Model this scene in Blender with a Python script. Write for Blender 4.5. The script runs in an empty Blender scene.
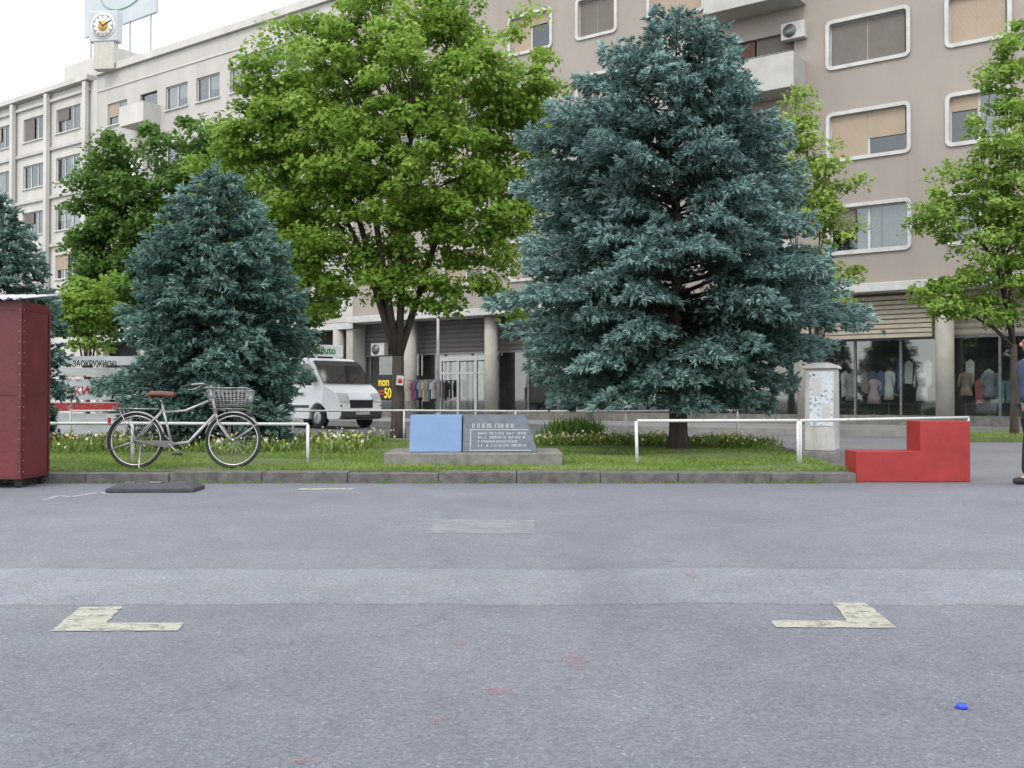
import bpy, bmesh, math, random
import numpy as np
from mathutils import Vector, Matrix
R=math.radians; rnd=random.Random(7); rng=np.random.default_rng(5)
F=995.; HY=398.; H=1.0
def WX(px,d): return (px-512)*d/F
def WZ(py,d): return H+(HY-py)*d/F
C=bpy.context.scene.collection
# ---------------------------------------------------------------- materials
def nt(name):
    m=bpy.data.materials.new(name); m.use_nodes=True; t=m.node_tree
    return m,t,t.nodes,t.links,t.nodes['Principled BSDF']
def pm(name,c1,c2=None,scale=4.,rough=.7,bump=.0,bscale=None,metal=0.,detail=6,stretch=(1,1,1),spec=.4,speck=0.):
    m,t,n,l,b=nt(name)
    if c2 is None: c2=tuple(x*.78 for x in c1)
    tc=n.new('ShaderNodeTexCoord'); mp=n.new('ShaderNodeMapping'); mp.inputs['Scale'].default_value=stretch
    l.new(tc.outputs['Object'],mp.inputs[0])
    no=n.new('ShaderNodeTexNoise'); no.inputs['Scale'].default_value=scale; no.inputs['Detail'].default_value=detail; no.inputs['Roughness'].default_value=.62
    l.new(mp.outputs[0],no.inputs['Vector'])
    cr=n.new('ShaderNodeValToRGB'); e=cr.color_ramp.elements; e[0].position=.32; e[1].position=.68
    e[0].color=(*c2,1); e[1].color=(*c1,1)
    l.new(no.outputs['Fac'],cr.inputs[0]); l.new(cr.outputs[0],b.inputs['Base Color'])
    b.inputs['Roughness'].default_value=rough; b.inputs['Metallic'].default_value=metal
    b.inputs['Specular IOR Level'].default_value=spec
    if bump:
        n2=n.new('ShaderNodeTexNoise'); n2.inputs['Scale'].default_value=bscale or scale*8; n2.inputs['Detail'].default_value=4
        l.new(tc.outputs['Object'],n2.inputs['Vector'])
        bp=n.new('ShaderNodeBump'); bp.inputs['Strength'].default_value=bump; bp.inputs['Distance'].default_value=.02
        l.new(n2.outputs['Fac'],bp.inputs['Height']); l.new(bp.outputs[0],b.inputs['Normal'])
    return m
def leafmat(name,dark,mid,light,trans=.35,spec=.15):
    m,t,n,l,b=nt(name)
    at=n.new('ShaderNodeAttribute'); at.attribute_name='tint'
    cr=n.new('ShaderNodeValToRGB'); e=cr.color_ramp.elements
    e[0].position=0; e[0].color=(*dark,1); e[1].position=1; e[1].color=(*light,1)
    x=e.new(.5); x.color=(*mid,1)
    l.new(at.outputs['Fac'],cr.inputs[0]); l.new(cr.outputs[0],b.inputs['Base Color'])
    b.inputs['Roughness'].default_value=.6; b.inputs['Specular IOR Level'].default_value=spec
    if trans>0:
        tr=n.new('ShaderNodeBsdfTranslucent'); l.new(cr.outputs[0],tr.inputs[0])
        mx=n.new('ShaderNodeMixShader'); mx.inputs[0].default_value=trans
        l.new(b.outputs[0],mx.inputs[1]); l.new(tr.outputs[0],mx.inputs[2])
        l.new(mx.outputs[0],n['Material Output'].inputs[0])
    return m
def glassmat(name,refl=.16,tint=(.75,.8,.8),fr=.4):
    m,t,n,l,b=nt(name)
    tr=n.new('ShaderNodeBsdfTransparent'); tr.inputs[0].default_value=(*tint,1)
    gl=n.new('ShaderNodeBsdfGlossy'); gl.inputs['Roughness'].default_value=.03; gl.inputs[0].default_value=(.72,.73,.72,1)
    lw=n.new('ShaderNodeLayerWeight'); lw.inputs[0].default_value=.3
    ma=n.new('ShaderNodeMath'); ma.operation='MULTIPLY_ADD'; ma.inputs[1].default_value=fr; ma.inputs[2].default_value=refl*.6
    l.new(lw.outputs['Fresnel'],ma.inputs[0])
    mx=n.new('ShaderNodeMixShader'); l.new(ma.outputs[0],mx.inputs[0]); l.new(tr.outputs[0],mx.inputs[1]); l.new(gl.outputs[0],mx.inputs[2])
    l.new(mx.outputs[0],n['Material Output'].inputs[0]); return m
def stripemat(name,c1,c2,freq,axis='Z',rough=.7,bump=.4):
    m,t,n,l,b=nt(name)
    tc=n.new('ShaderNodeTexCoord'); w=n.new('ShaderNodeTexWave'); w.bands_direction=axis
    w.inputs['Scale'].default_value=freq; w.inputs['Distortion'].default_value=.15
    l.new(tc.outputs['Object'],w.inputs['Vector'])
    no=n.new('ShaderNodeTexNoise'); no.inputs['Scale'].default_value=3; l.new(tc.outputs['Object'],no.inputs['Vector'])
    ad=n.new('ShaderNodeMath'); ad.operation='MULTIPLY_ADD'; ad.inputs[1].default_value=.6; l.new(w.outputs['Fac'],ad.inputs[0])
    mu=n.new('ShaderNodeMath'); mu.operation='MULTIPLY'; mu.inputs[1].default_value=.5; l.new(no.outputs['Fac'],mu.inputs[0]); l.new(mu.outputs[0],ad.inputs[2])
    cr=n.new('ShaderNodeValToRGB'); e=cr.color_ramp.elements; e[0].position=.15; e[1].position=.7
    e[0].color=(*c2,1); e[1].color=(*c1,1); l.new(ad.outputs[0],cr.inputs[0]); l.new(cr.outputs[0],b.inputs['Base Color'])
    bp=n.new('ShaderNodeBump'); bp.inputs['Strength'].default_value=bump; bp.inputs['Distance'].default_value=.02
    l.new(w.outputs['Fac'],bp.inputs['Height']); l.new(bp.outputs[0],b.inputs['Normal'])
    b.inputs['Roughness'].default_value=rough; return m
def asphalt(name,base,band=False,tone=1.):
    m,t,n,l,b=nt(name)
    tc=n.new('ShaderNodeTexCoord'); ob=tc.outputs['Object']
    def noise(s,d=5,r=.6,vec=None):
        x=n.new('ShaderNodeTexNoise'); x.inputs['Scale'].default_value=s; x.inputs['Detail'].default_value=d; x.inputs['Roughness'].default_value=r
        l.new(vec or ob,x.inputs['Vector']); return x.outputs['Fac']
    def ramp(i,p0,v0,p1,v1):
        x=n.new('ShaderNodeMapRange'); x.inputs[1].default_value=p0; x.inputs[2].default_value=p1; x.inputs[3].default_value=v0; x.inputs[4].default_value=v1
        l.new(i,x.inputs[0]); return x.outputs[0]
    def math_(op,a,bb):
        x=n.new('ShaderNodeMath'); x.operation=op
        for k,v in enumerate((a,bb)):
            if isinstance(v,(int,float)): x.inputs[k].default_value=v
            else: l.new(v,x.inputs[k])
        return x.outputs[0]
    vo=n.new('ShaderNodeTexVoronoi'); vo.inputs['Scale'].default_value=105; l.new(ob,vo.inputs['Vector'])
    sp=n.new('ShaderNodeSeparateColor'); l.new(vo.outputs['Color'],sp.inputs[0])
    agg=ramp(sp.outputs[0],0,.76,1,1.18)
    bright=ramp(sp.outputs[1],.965,1.,1.,1.55)
    fine=ramp(noise(220,2),.3,.86,.7,1.14)
    big=ramp(noise(.45,5,.65),.3,.84,.7,1.12)
    med=ramp(noise(3.5,6,.7),.3,.90,.7,1.07)
    spots=ramp(noise(9,2,.5),.20,.76,.28,1.)
    v=math_('MULTIPLY',agg,fine); v=math_('MULTIPLY',v,bright); v=math_('MULTIPLY',v,big); v=math_('MULTIPLY',v,med); v=math_('MULTIPLY',v,spots)
    vc=n.new('ShaderNodeTexVoronoi'); vc.feature='DISTANCE_TO_EDGE'; vc.inputs['Scale'].default_value=.38
    dv=n.new('ShaderNodeVectorMath'); dv.operation='ADD'; nn=n.new('ShaderNodeTexNoise'); nn.inputs['Scale'].default_value=2.2; nn.inputs['Detail'].default_value=5
    l.new(ob,nn.inputs['Vector']); l.new(ob,dv.inputs[0])
    sc=n.new('ShaderNodeVectorMath'); sc.operation='SCALE'; sc.inputs['Scale'].default_value=.9; l.new(nn.outputs['Color'],sc.inputs[0]); l.new(sc.outputs[0],dv.inputs[1])
    l.new(dv.outputs[0],vc.inputs['Vector'])
    ck=ramp(vc.outputs['Distance'],.0005,.80,.0032,1.); v=math_('MULTIPLY',v,ck)
    if band:
        sx=n.new('ShaderNodeSeparateXYZ'); l.new(ob,sx.inputs[0])
        wob=ramp(noise(1.3,6,.65),0,-.15,1,.15); yy=math_('ADD',sx.outputs['Y'],wob)
        wob2=ramp(noise(25,3,.7),0,-.05,1,.05); yy=math_('ADD',yy,wob2)
        a=ramp(yy,4.82,0,4.87,1); c=ramp(yy,5.78,1,5.90,0); bm_=math_('MULTIPLY',a,c)
        pt=ramp(noise(2.2,5,.7),.3,.6,.7,1.); bm_=math_('MULTIPLY',bm_,pt)
        bb=ramp(bm_,0,1.,1,1.26); v=math_('MULTIPLY',v,bb)
        e1=ramp(math_('ABSOLUTE',math_('SUBTRACT',yy,4.83),0),0,.78,.025,1.); v=math_('MULTIPLY',v,e1)
        e2=ramp(math_('ABSOLUTE',math_('SUBTRACT',yy,5.87),0),0,.86,.04,1.); v=math_('MULTIPLY',v,e2)
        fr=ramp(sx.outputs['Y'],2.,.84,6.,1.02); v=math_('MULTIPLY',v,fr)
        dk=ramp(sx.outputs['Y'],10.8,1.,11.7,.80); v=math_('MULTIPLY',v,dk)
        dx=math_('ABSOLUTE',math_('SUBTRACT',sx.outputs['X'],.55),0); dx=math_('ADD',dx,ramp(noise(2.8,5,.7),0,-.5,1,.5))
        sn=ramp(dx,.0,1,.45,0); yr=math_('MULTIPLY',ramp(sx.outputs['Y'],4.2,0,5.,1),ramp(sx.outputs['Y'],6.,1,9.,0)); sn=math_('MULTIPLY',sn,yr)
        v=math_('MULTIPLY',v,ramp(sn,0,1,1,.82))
    mc=n.new('ShaderNodeVectorMath'); mc.operation='SCALE'; mc.inputs[0].default_value=tuple(x*tone for x in base); l.new(v,mc.inputs['Scale'])
    l.new(mc.outputs[0],b.inputs['Base Color'])
    b.inputs['Roughness'].default_value=.82; b.inputs['Specular IOR Level'].default_value=.3
    bp=n.new('ShaderNodeBump'); bp.inputs['Strength'].default_value=.5; bp.inputs['Distance'].default_value=.005
    l.new(math_('ADD',vo.outputs['Distance'],fine),bp.inputs['Height']); l.new(bp.outputs[0],b.inputs['Normal'])
    return m
def paintmat(name,col,under,wear=.5,scale=14,soft=.06):
    m,t,n,l,b=nt(name); tc=n.new('ShaderNodeTexCoord')
    no=n.new('ShaderNodeTexNoise'); no.inputs['Scale'].default_value=scale; no.inputs['Detail'].default_value=8; no.inputs['Roughness'].default_value=.75
    l.new(tc.outputs['Object'],no.inputs['Vector'])
    cr=n.new('ShaderNodeValToRGB'); e=cr.color_ramp.elements; e[0].position=wear-soft-.02; e[1].position=wear+soft
    e[0].color=(*under,1); e[1].color=(*col,1); l.new(no.outputs['Fac'],cr.inputs[0]); l.new(cr.outputs[0],b.inputs['Base Color'])
    b.inputs['Roughness'].default_value=.8; return m
def wornpaint(name,col,wear=.5,scale=14,soft=.06,maxa=.9):
    m,t,n,l,b=nt(name); tc=n.new('ShaderNodeTexCoord')
    no=n.new('ShaderNodeTexNoise'); no.inputs['Scale'].default_value=scale; no.inputs['Detail'].default_value=9; no.inputs['Roughness'].default_value=.78
    l.new(tc.outputs['Object'],no.inputs['Vector'])
    mr=n.new('ShaderNodeMapRange'); mr.inputs[1].default_value=wear-soft; mr.inputs[2].default_value=wear+soft; mr.inputs[4].default_value=maxa
    l.new(no.outputs['Fac'],mr.inputs[0]); l.new(mr.outputs[0],b.inputs['Alpha'])
    n2=n.new('ShaderNodeTexNoise'); n2.inputs['Scale'].default_value=60; n2.inputs['Detail'].default_value=3; l.new(tc.outputs['Object'],n2.inputs['Vector'])
    cr=n.new('ShaderNodeValToRGB'); e=cr.color_ramp.elements; e[0].position=.3; e[1].position=.7; e[0].color=(*[c*.72 for c in col],1); e[1].color=(*col,1)
    l.new(n2.outputs['Fac'],cr.inputs[0]); l.new(cr.outputs[0],b.inputs['Base Color']); b.inputs['Roughness'].default_value=.85; return m
# ---------------------------------------------------------------- mesh builder
class MB:
    def __init__(s,ox=0): s.v=[]; s.f=[]; s.sm=[]; s.ox=ox
    def add(s,vs,fs,smooth=False,M=None):
        o=len(s.v)
        for p in vs:
            p=Vector(p)
            if M is not None: p=M@p
            s.v.append((p.x+s.ox,p.y,p.z))
        for f in fs: s.f.append([i+o for i in f]); s.sm.append(smooth)
    def box(s,x0,y0,z0,x1,y1,z1,M=None):
        s.add([(x0,y0,z0),(x1,y0,z0),(x1,y1,z0),(x0,y1,z0),(x0,y0,z1),(x1,y0,z1),(x1,y1,z1),(x0,y1,z1)],
              [(0,3,2,1),(4,5,6,7),(0,1,5,4),(1,2,6,5),(2,3,7,6),(3,0,4,7)],False,M)
    def cyl(s,p0,p1,r0,r1=None,n=12,smooth=True):
        r1=r0 if r1 is None else r1; s.tube([p0,p1],[r0,r1],n,smooth)
    def tube(s,pts,r,n=6,smooth=True,closed=False):
        pts=[Vector(p) for p in pts]; k=len(pts)
        rr=r if isinstance(r,(list,tuple)) else [r]*k
        vs=[]; up=None
        for i,p in enumerate(pts):
            if closed: d=pts[(i+1)%k]-pts[i-1]
            else: d=pts[min(i+1,k-1)]-pts[max(i-1,0)]
            if d.length<1e-9: d=Vector((0,0,1))
            d.normalize()
            if up is None:
                up=Vector((0,0,1)) if abs(d.z)<.9 else Vector((1,0,0))
            a=d.cross(up); 
            if a.length<1e-6: a=d.orthogonal()
            a.normalize(); b_=a.cross(d).normalized(); up=b_
            for j in range(n):
                t=2*math.pi*j/n; vs.append(p+(a*math.cos(t)+b_*math.sin(t))*rr[i])
        fs=[]
        for i in range(k if closed else k-1):
            i2=(i+1)%k
            for j in range(n): fs.append((i*n+j,i*n+(j+1)%n,i2*n+(j+1)%n,i2*n+j))
        if not closed: fs.append(tuple(range(n-1,-1,-1))); fs.append(tuple((k-1)*n+j for j in range(n)))
        s.add(vs,fs,smooth)
    def prism(s,poly,y0,y1,M=None,smooth=False):
        k=len(poly); vs=[(x,y0,z) for x,z in poly]+[(x,y1,z) for x,z in poly]
        fs=[tuple(range(k)),tuple(range(2*k-1,k-1,-1))]+[(i,i+k,(i+1)%k+k,(i+1)%k) for i in range(k)]
        s.add(vs,fs,smooth,M)
    def lathe(s,prof,n=16,M=None,smooth=True):
        vs=[(r*math.cos(2*math.pi*j/n),r*math.sin(2*math.pi*j/n),z) for r,z in prof for j in range(n)]
        fs=[(i*n+j,i*n+(j+1)%n,(i+1)*n+(j+1)%n,(i+1)*n+j) for i in range(len(prof)-1) for j in range(n)]
        fs+= [tuple(range(n-1,-1,-1)),tuple((len(prof)-1)*n+j for j in range(n))]
        s.add(vs,fs,smooth,M)
    def ball(s,c,r,n=10,sc=(1,1,1)):
        prof=[(max(1e-4,r*math.sin(math.pi*i/n)),-r*math.cos(math.pi*i/n)) for i in range(n+1)]
        s.lathe(prof,12,Matrix.Translation(c)@Matrix.Diagonal((*sc,1)))
    def mesh(s,name,mat):
        me=bpy.data.meshes.new(name); me.from_pydata(s.v,[],s.f); me.polygons.foreach_set('use_smooth',s.sm)
        for m in (mat if isinstance(mat,list) else [mat]): me.materials.append(m)
        me.update(); return me
    def build(s,name,mat,parent=None,bevel=0,loc=None,rotz=0,seg=2):
        me=s.mesh(name,mat); o=bpy.data.objects.new(name,me); C.objects.link(o)
        if parent: o.parent=parent
        if loc: o.location=loc
        o.rotation_euler.z=rotz
        if bevel:
            b=o.modifiers.new('bevel','BEVEL'); b.width=bevel; b.segments=seg; b.limit_method='ANGLE'; b.angle_limit=R(35)
        return o
def inst(name,me,parent,loc=(0,0,0),rotz=0):
    o=bpy.data.objects.new(name,me); C.objects.link(o); o.parent=parent; o.location=loc; o.rotation_euler.z=rotz; return o
def tag(o,label,cat,group=None,kind=None):
    o['label']=label; o['category']=cat
    if group: o['group']=group
    if kind: o['kind']=kind
    return o
def struct(o,label=None):
    o['kind']='structure'
    if label: o['label']=label; o['category']=o.name.split('.')[0].replace('_',' ')
    return o
def thing(name,label,cat,loc=(0,0,0),rotz=0,group=None):
    o=bpy.data.objects.new(name,None); C.objects.link(o); o.location=loc; o.rotation_euler.z=rotz; o.empty_display_size=.2
    return tag(o,label,cat,group)
def np_mesh(name,V,mat,parent=None,tint=None):
    N,k,_=V.shape; me=bpy.data.meshes.new(name)
    me.vertices.add(N*k); me.vertices.foreach_set('co',V.reshape(-1).astype(np.float32))
    me.loops.add(N*k); me.loops.foreach_set('vertex_index',np.arange(N*k,dtype=np.int32))
    me.polygons.add(N); me.polygons.foreach_set('loop_start',np.arange(N,dtype=np.int32)*k)
    me.update(calc_edges=True)
    if tint is not None:
        a=me.attributes.new('tint','FLOAT','POINT'); a.data.foreach_set('value',np.repeat(np.clip(tint,0,1),k).astype(np.float32))
    me.materials.append(mat); o=bpy.data.objects.new(name,me); C.objects.link(o)
    if parent: o.parent=parent
    return o
def text_part(name,body,size,mat,parent,loc,rot=(R(90),0,0),sx=1.,ext=.004,off=0.):
    cu=bpy.data.curves.new(name,'FONT'); cu.body=body; cu.size=size; cu.extrude=ext; cu.offset=off
    to=bpy.data.objects.new('tmp',cu); C.objects.link(to); dg=bpy.context.evaluated_depsgraph_get()
    me=bpy.data.meshes.new_from_object(to.evaluated_get(dg)); bpy.data.objects.remove(to)
    me.materials.clear(); me.materials.append(mat); me.name=name
    o=bpy.data.objects.new(name,me); C.objects.link(o); o.parent=parent; o.location=loc; o.rotation_euler=rot; o.scale=(sx,1,1); return o
M_asph=asphalt('plaza_asphalt',(.150,.154,.170),True)
M_road=asphalt('road_asphalt',(.16,.16,.165))
M_pave=pm('paving',(.26,.25,.235),(.18,.175,.165),2,.85,.3,40)
M_kerb=pm('kerb_stone',(.135,.128,.115),(.055,.053,.048),7,.9,.5,60)
M_soil=pm('soil_green',(.10,.15,.035),(.08,.08,.04),3,.95,.4,30)
M_conc=pm('concrete',(.21,.198,.172),(.11,.105,.092),6,.9,.4,50)
M_beige=pm('stucco_beige',(.305,.268,.232),(.255,.222,.192),.5,.92,.25,45,stretch=(1,1,.35))
M_grey=pm('stucco_grey',(.45,.425,.39),(.36,.34,.31),.7,.92,.2,45,stretch=(1,1,.3))
M_cream=pm('stucco_cream',(.52,.495,.455),(.41,.39,.355),.8,.9,.2,45,stretch=(1,1,.3))
M_pil=pm('pillar_plaster',(.38,.355,.31),(.3,.28,.245),2,.85)
M_balc=pm('balcony_plaster',(.42,.40,.37),(.33,.315,.29),1.5,.85)
M_white=pm('white_trim',(.50,.49,.46),(.38,.37,.35),2,.7)
M_wpaint=paintmat('white_rail_paint',(.52,.52,.50),(.26,.20,.15),.40,18)
M_glass=glassmat('window_glass',.12,(.75,.78,.78),.25); M_shopglass=glassmat('shop_glass',.16,(.88,.92,.92),.14)
M_dark=pm('dark_inside',(.02,.019,.018),(.012,.012,.012),1,.9)  # near-black colour stands in for the shade of unlit interiors
M_shopin=pm('shop_inside',(.17,.16,.145),(.07,.066,.06),1.2,.9)
M_tan=stripemat('tan_blind',(.35,.275,.195),(.25,.19,.13),9)
M_brn=stripemat('brown_blind',(.15,.13,.11),(.085,.07,.06),9)
M_curt=stripemat('curtain',(.5,.48,.45),(.32,.31,.29),5,'X')
M_wood=pm('wood_door',(.12,.055,.035),(.07,.03,.02),5,.6)
M_metal=pm('grey_metal',(.2,.2,.2),(.12,.12,.12),8,.45,metal=.6)
M_alu=pm('aluminium',(.42,.42,.41),(.3,.3,.3),6,.4,metal=.3)
M_black=pm('black_rubber',(.025,.025,.027),(.015,.015,.016),12,.75,.2,80)
M_bark=pm('bark',(.075,.058,.045),(.03,.024,.02),9,.95,.9,35,stretch=(1,1,.25))
M_spr=leafmat('spruce_needles',(.022,.045,.040),(.112,.190,.172),(.285,.415,.385),.12,.08)
M_spr2=leafmat('spruce_needles_dark',(.018,.038,.032),(.086,.155,.130),(.22,.34,.295),.12,.08)
M_lin=leafmat('linden_leaves',(.09,.175,.02),(.185,.305,.042),(.30,.43,.09),.45)
M_drk=leafmat('dark_tree_leaves',(.035,.085,.018),(.090,.175,.034),(.165,.27,.06),.4)
M_yel=leafmat('young_tree_leaves',(.13,.21,.03),(.24,.35,.07),(.36,.47,.12),.42)
M_rt=leafmat('right_tree_leaves',(.10,.18,.03),(.20,.32,.055),(.31,.43,.10),.42)
M_grs=leafmat('grass_blades',(.10,.145,.035),(.165,.255,.05),(.27,.33,.10),.4)
M_flow=leafmat('flower_petals',(.6,.45,.05),(.7,.66,.45),(.75,.75,.7),.2)
M_red=pm('red_paint',(.30,.024,.020),(.22,.017,.016),4,.5,.1,30)
M_maroon=pm('maroon_sheet',(.135,.021,.024),(.075,.014,.016),3,.5,.15,20,stretch=(1,1,.4))
M_roof=stripemat('corrugated_lilac',(.5,.47,.55),(.2,.17,.24),7,'X',.5)
# ---------------------------------------------------------------- ground
mb=MB(); mb.add([(-400,-200,-.03),(400,-200,-.03),(400,600,-.03),(-400,600,-.03)],[(0,1,2,3)]); struct(mb.build('ground',M_pave))
mb=MB(); mb.add([(-40,-15,0),(40,-15,0),(40,11.75,0),(-40,11.75,0)],[(0,1,2,3)]); struct(mb.build('plaza',M_asph))
mb=MB(); mb.add([(-90,11.75,-.004),(60,11.75,-.004),(60,90,-.004),(-90,90,-.004)],[(0,1,2,3)]); struct(mb.build('road',M_road))
BR=lambda y: 4.05+(y-11.7)*.11
mb=MB(); 
nx=90; vs=[];fs=[]; ys=[12+i*.43 for i in range(21)]
for j,y in enumerate(ys):
    for i in range(nx+1):
        x=-30+(BR(y)+30)*i/nx; e=0 if i in(0,nx) or j in(0,20) else 1
        vs.append((x,y,.118+e*(.02*math.sin(x*1.7+y)+.02*math.sin(y*2.3-x*.6)+rnd.uniform(0,.012))))
for j in range(20):
    for i in range(nx): a=j*(nx+1)+i; fs.append((a,a+1,a+nx+2,a+nx+1))
mb.add(vs,fs,True); struct(mb.build('lawn_soil',M_soil))
mb=MB(); x=-30.
while x<4.0:
    L=min(rnd.uniform(.85,1.1),4.05-x); h=.125+rnd.uniform(-.01,.01); dy=rnd.uniform(-.018,.018)
    mb.box(x+.003,11.7+dy,-.05,x+L-.003,11.99,h); x+=L
    if L<.3: break
struct(mb.build('front_kerb',M_kerb,bevel=.012))
mb=MB(); y=12.0
while y<20.6:
    a=BR(y); mb.box(a+.004,y+.006,-.05,a+.2,y+.97,.12); y+=1
x=-30.
while x<5: mb.box(x+.01,20.61,-.05,x+.98,20.8,.12); x+=1
struct(mb.build('side_kerb',M_kerb,bevel=.015))
def grass(n,x0,x1,y0,y1,h0,h1,z,clip=True,seed=1):
    g=np.random.default_rng(seed)
    x=g.uniform(x0,x1,n); y=y0+(y1-y0)*g.random(n)**1.25
    if clip: k=x<4.05+(y-11.7)*.11-.03; x=x[k]; y=y[k]
    pt=np.sin(x*1.9+np.sin(y*1.3)*2)+np.sin(y*2.7+x*.8)+.5*np.sin(x*5.3+y*3.1)+g.normal(0,.5,len(x)); k=pt>-1.1; x=x[k];y=y[k];pt=pt[k]
    N=len(x); h=g.uniform(h0,h1,N)*(1+.2*pt*.6); a=g.uniform(0,6.283,N); w=g.uniform(.005,.010,N)
    V=np.zeros((N,3,3)); V[:,0,0]=x-np.cos(a)*w; V[:,0,1]=y-np.sin(a)*w; V[:,1,0]=x+np.cos(a)*w; V[:,1,1]=y+np.sin(a)*w
    V[:,0:2,2]=z; V[:,2,0]=x+g.normal(0,.03,N); V[:,2,1]=y+g.normal(0,.03,N); V[:,2,2]=z+h
    return V,np.clip(.5+.18*pt+g.normal(0,.17,N),0,1)
V,t=grass(110000,-11,5,12.02,20.5,.02,.055,.125)
tag(np_mesh('grass',V,M_grs,None,t),'short patchy green lawn inside the stone kerb under the spruces','grass',kind='stuff')
mb=MB(); mb.box(10.3,22.5,-.05,19,27.5,.1); struct(mb.build('far_verge',M_soil))
V,t=grass(9000,10.4,18,22.6,27.4,.05,.11,.1,False,3)
tag(np_mesh('grass',V,M_grs,None,t),'small far patch of grass around the right-hand street tree','grass',kind='stuff')
g=np.random.default_rng(12); n=1500; cx=g.uniform(-5.4,4,60)[g.integers(0,60,n)]+g.normal(0,.05,n); y=11.69-np.abs(g.normal(0,.02,n)); a=g.uniform(0,6.28,n); hh=g.uniform(.01,.045,n)
V=np.zeros((n,3,3)); V[:,0]=np.stack([cx-.004,y,0*y],1); V[:,1]=np.stack([cx+.004,y,0*y],1); V[:,2]=np.stack([cx+np.cos(a)*.03,y+np.sin(a)*.02,hh],1)
tag(np_mesh('weeds',V,M_grs,None,g.random(n)*.7),'tiny weeds growing in the joint at the foot of the kerb','weeds',kind='stuff')
def strip(n,x0,x1,y0,y1,h0,h1,seed,spread=.22):
    g=np.random.default_rng(seed); cl=g.uniform(0,1,(max(6,n//260),2)); ci=g.integers(0,len(cl),n)
    x=x0+(x1-x0)*cl[ci,0]+g.normal(0,spread,n); y=y0+(y1-y0)*cl[ci,1]+g.normal(0,.22,n); h=g.uniform(h0,h1,n)*(1-.3*g.random(n))
    a=g.uniform(0,6.283,n); w=g.uniform(.012,.022,n); z=.12+h*g.uniform(0,.5,n)
    V=np.zeros((n,4,3)); ox=g.normal(0,.05,n); oy=g.normal(0,.05,n)
    for k,(sw,f) in enumerate(((0,0),(1,.55),(0,1),(-1,.55))):
        V[:,k,0]=x+ox*f+np.cos(a)*w*sw; V[:,k,1]=y+oy*f+np.sin(a)*w*sw; V[:,k,2]=z+(h*.6)*f
    m=n//14; xi=g.integers(0,n,m); B=np.zeros((m*2,4,3)); c=np.stack([x[xi],y[xi],.12+h[xi]*1.12],1)
    for q in range(2):
        u=g.normal(size=(m,3)); u/=np.linalg.norm(u,axis=1)[:,None]; v=np.cross(u,g.normal(size=(m,3))); v/=np.linalg.norm(v,axis=1)[:,None]
        r=g.uniform(.018,.032,m)[:,None]
        B[q*m:(q+1)*m]=np.stack([c+u*r,c+v*r,c-u*r,c-v*r],1)
    return V,g.random(n),B,np.tile(g.random(m),2)
V1,t1,B1,b1=strip(11000,-9.2,-2.6,15.2,19.6,.10,.30,4)
tag(np_mesh('flower_foliage',V1,M_grs,None,t1),'low leafy flower foliage behind the bicycle','flower foliage',kind='stuff')
tag(np_mesh('blossoms',B1,M_flow,None,b1),'small white and yellow blossoms behind the bicycle','flowers',kind='stuff')
V1,t1,B1,b1=strip(7500,.3,4.4,17.4,20.2,.08,.26,8)
tag(np_mesh('flower_foliage',V1,M_grs,None,t1),'low leafy flower foliage around the big spruce trunk','flower foliage',kind='stuff')
tag(np_mesh('blossoms',B1,M_flow,None,b1),'small pale blossoms right of the memorial plinth','flowers',kind='stuff')
V1,t1,B1,b1=strip(4500,.9,1.7,19.4,20.0,.2,.55,15,.15)
tag(np_mesh('shrub_foliage',V1,M_drk,None,t1),'dark low shrub growth just right of the memorial, before the far rail','shrub',kind='stuff')
# ---------------------------------------------------------------- painted marks
M_ym=wornpaint('worn_cream_paint',(.37,.36,.29),.41,12,.10,.92)
M_faint=wornpaint('faint_paint',(.34,.34,.345),.42,4,.16,.55)
M_chalk=wornpaint('pink_chalk',(.36,.17,.20),.50,18,.14,.42)
M_wch=wornpaint('white_chalk',(.5,.5,.5),.42,9,.1,.85)
def sheet(name,polys,m,z=.004,lab=None):
    mb=MB()
    for p in polys: mb.add([(x,y,z) for x,y in p],[tuple(range(len(p)))])
    o=mb.build(name,m); o['kind']='structure'
    if lab: o['label']=lab; o['category']='ground marking'
    return o
def rough(poly,amp=.006,step=.04,seed=1):
    rn=random.Random(seed); out=[]
    for i in range(len(poly)):
        a=Vector(poly[i]); b=Vector(poly[(i+1)%len(poly)]); k=max(1,int((b-a).length/step))
        for j in range(k): p=a.lerp(b,j/k); out.append((p.x+rn.uniform(-amp,amp),p.y+rn.uniform(-amp,amp)))
    return out
sheet('corner_marking',[rough([(-1.975,4.27),(-1.43,4.28),(-1.45,4.43),(-1.80,4.425),(-1.86,4.77),(-2.06,4.76)],.005)],M_ym,lab='worn cream L-shaped corner mark on the asphalt, left')
sheet('corner_marking',[rough([(1.145,4.34),(1.67,4.33),(1.72,4.85),(1.56,4.86),(1.50,4.47),(1.16,4.47)],.005,seed=2)],M_ym,lab='worn cream L-shaped corner mark on the asphalt, right')
sheet('faint_marking',[rough([(-2.34,10.8),(-1.74,10.85),(-1.74,11.02),(-2.34,11.0)],.02)],M_ym)
sheet('asphalt_patch',[rough([(-.60,7.35),(.18,7.33),(.19,8.12),(-.63,8.15)],.02,.08)],M_faint)
def chalk(pts,w):
    ps=[]
    for (x0,y0),(x1,y1) in zip(pts[:-1],pts[1:]):
        d=Vector((x1-x0,y1-y0)); d.normalize(); nn=Vector((-d.y,d.x))*w
        ps.append([(x0+nn.x,y0+nn.y),(x0-nn.x,y0-nn.y),(x1-nn.x,y1-nn.y),(x1+nn.x,y1+nn.y)])
    return ps
gp=lambda px,py:(WX(px,F/(py-HY)),F/(py-HY))
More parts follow.
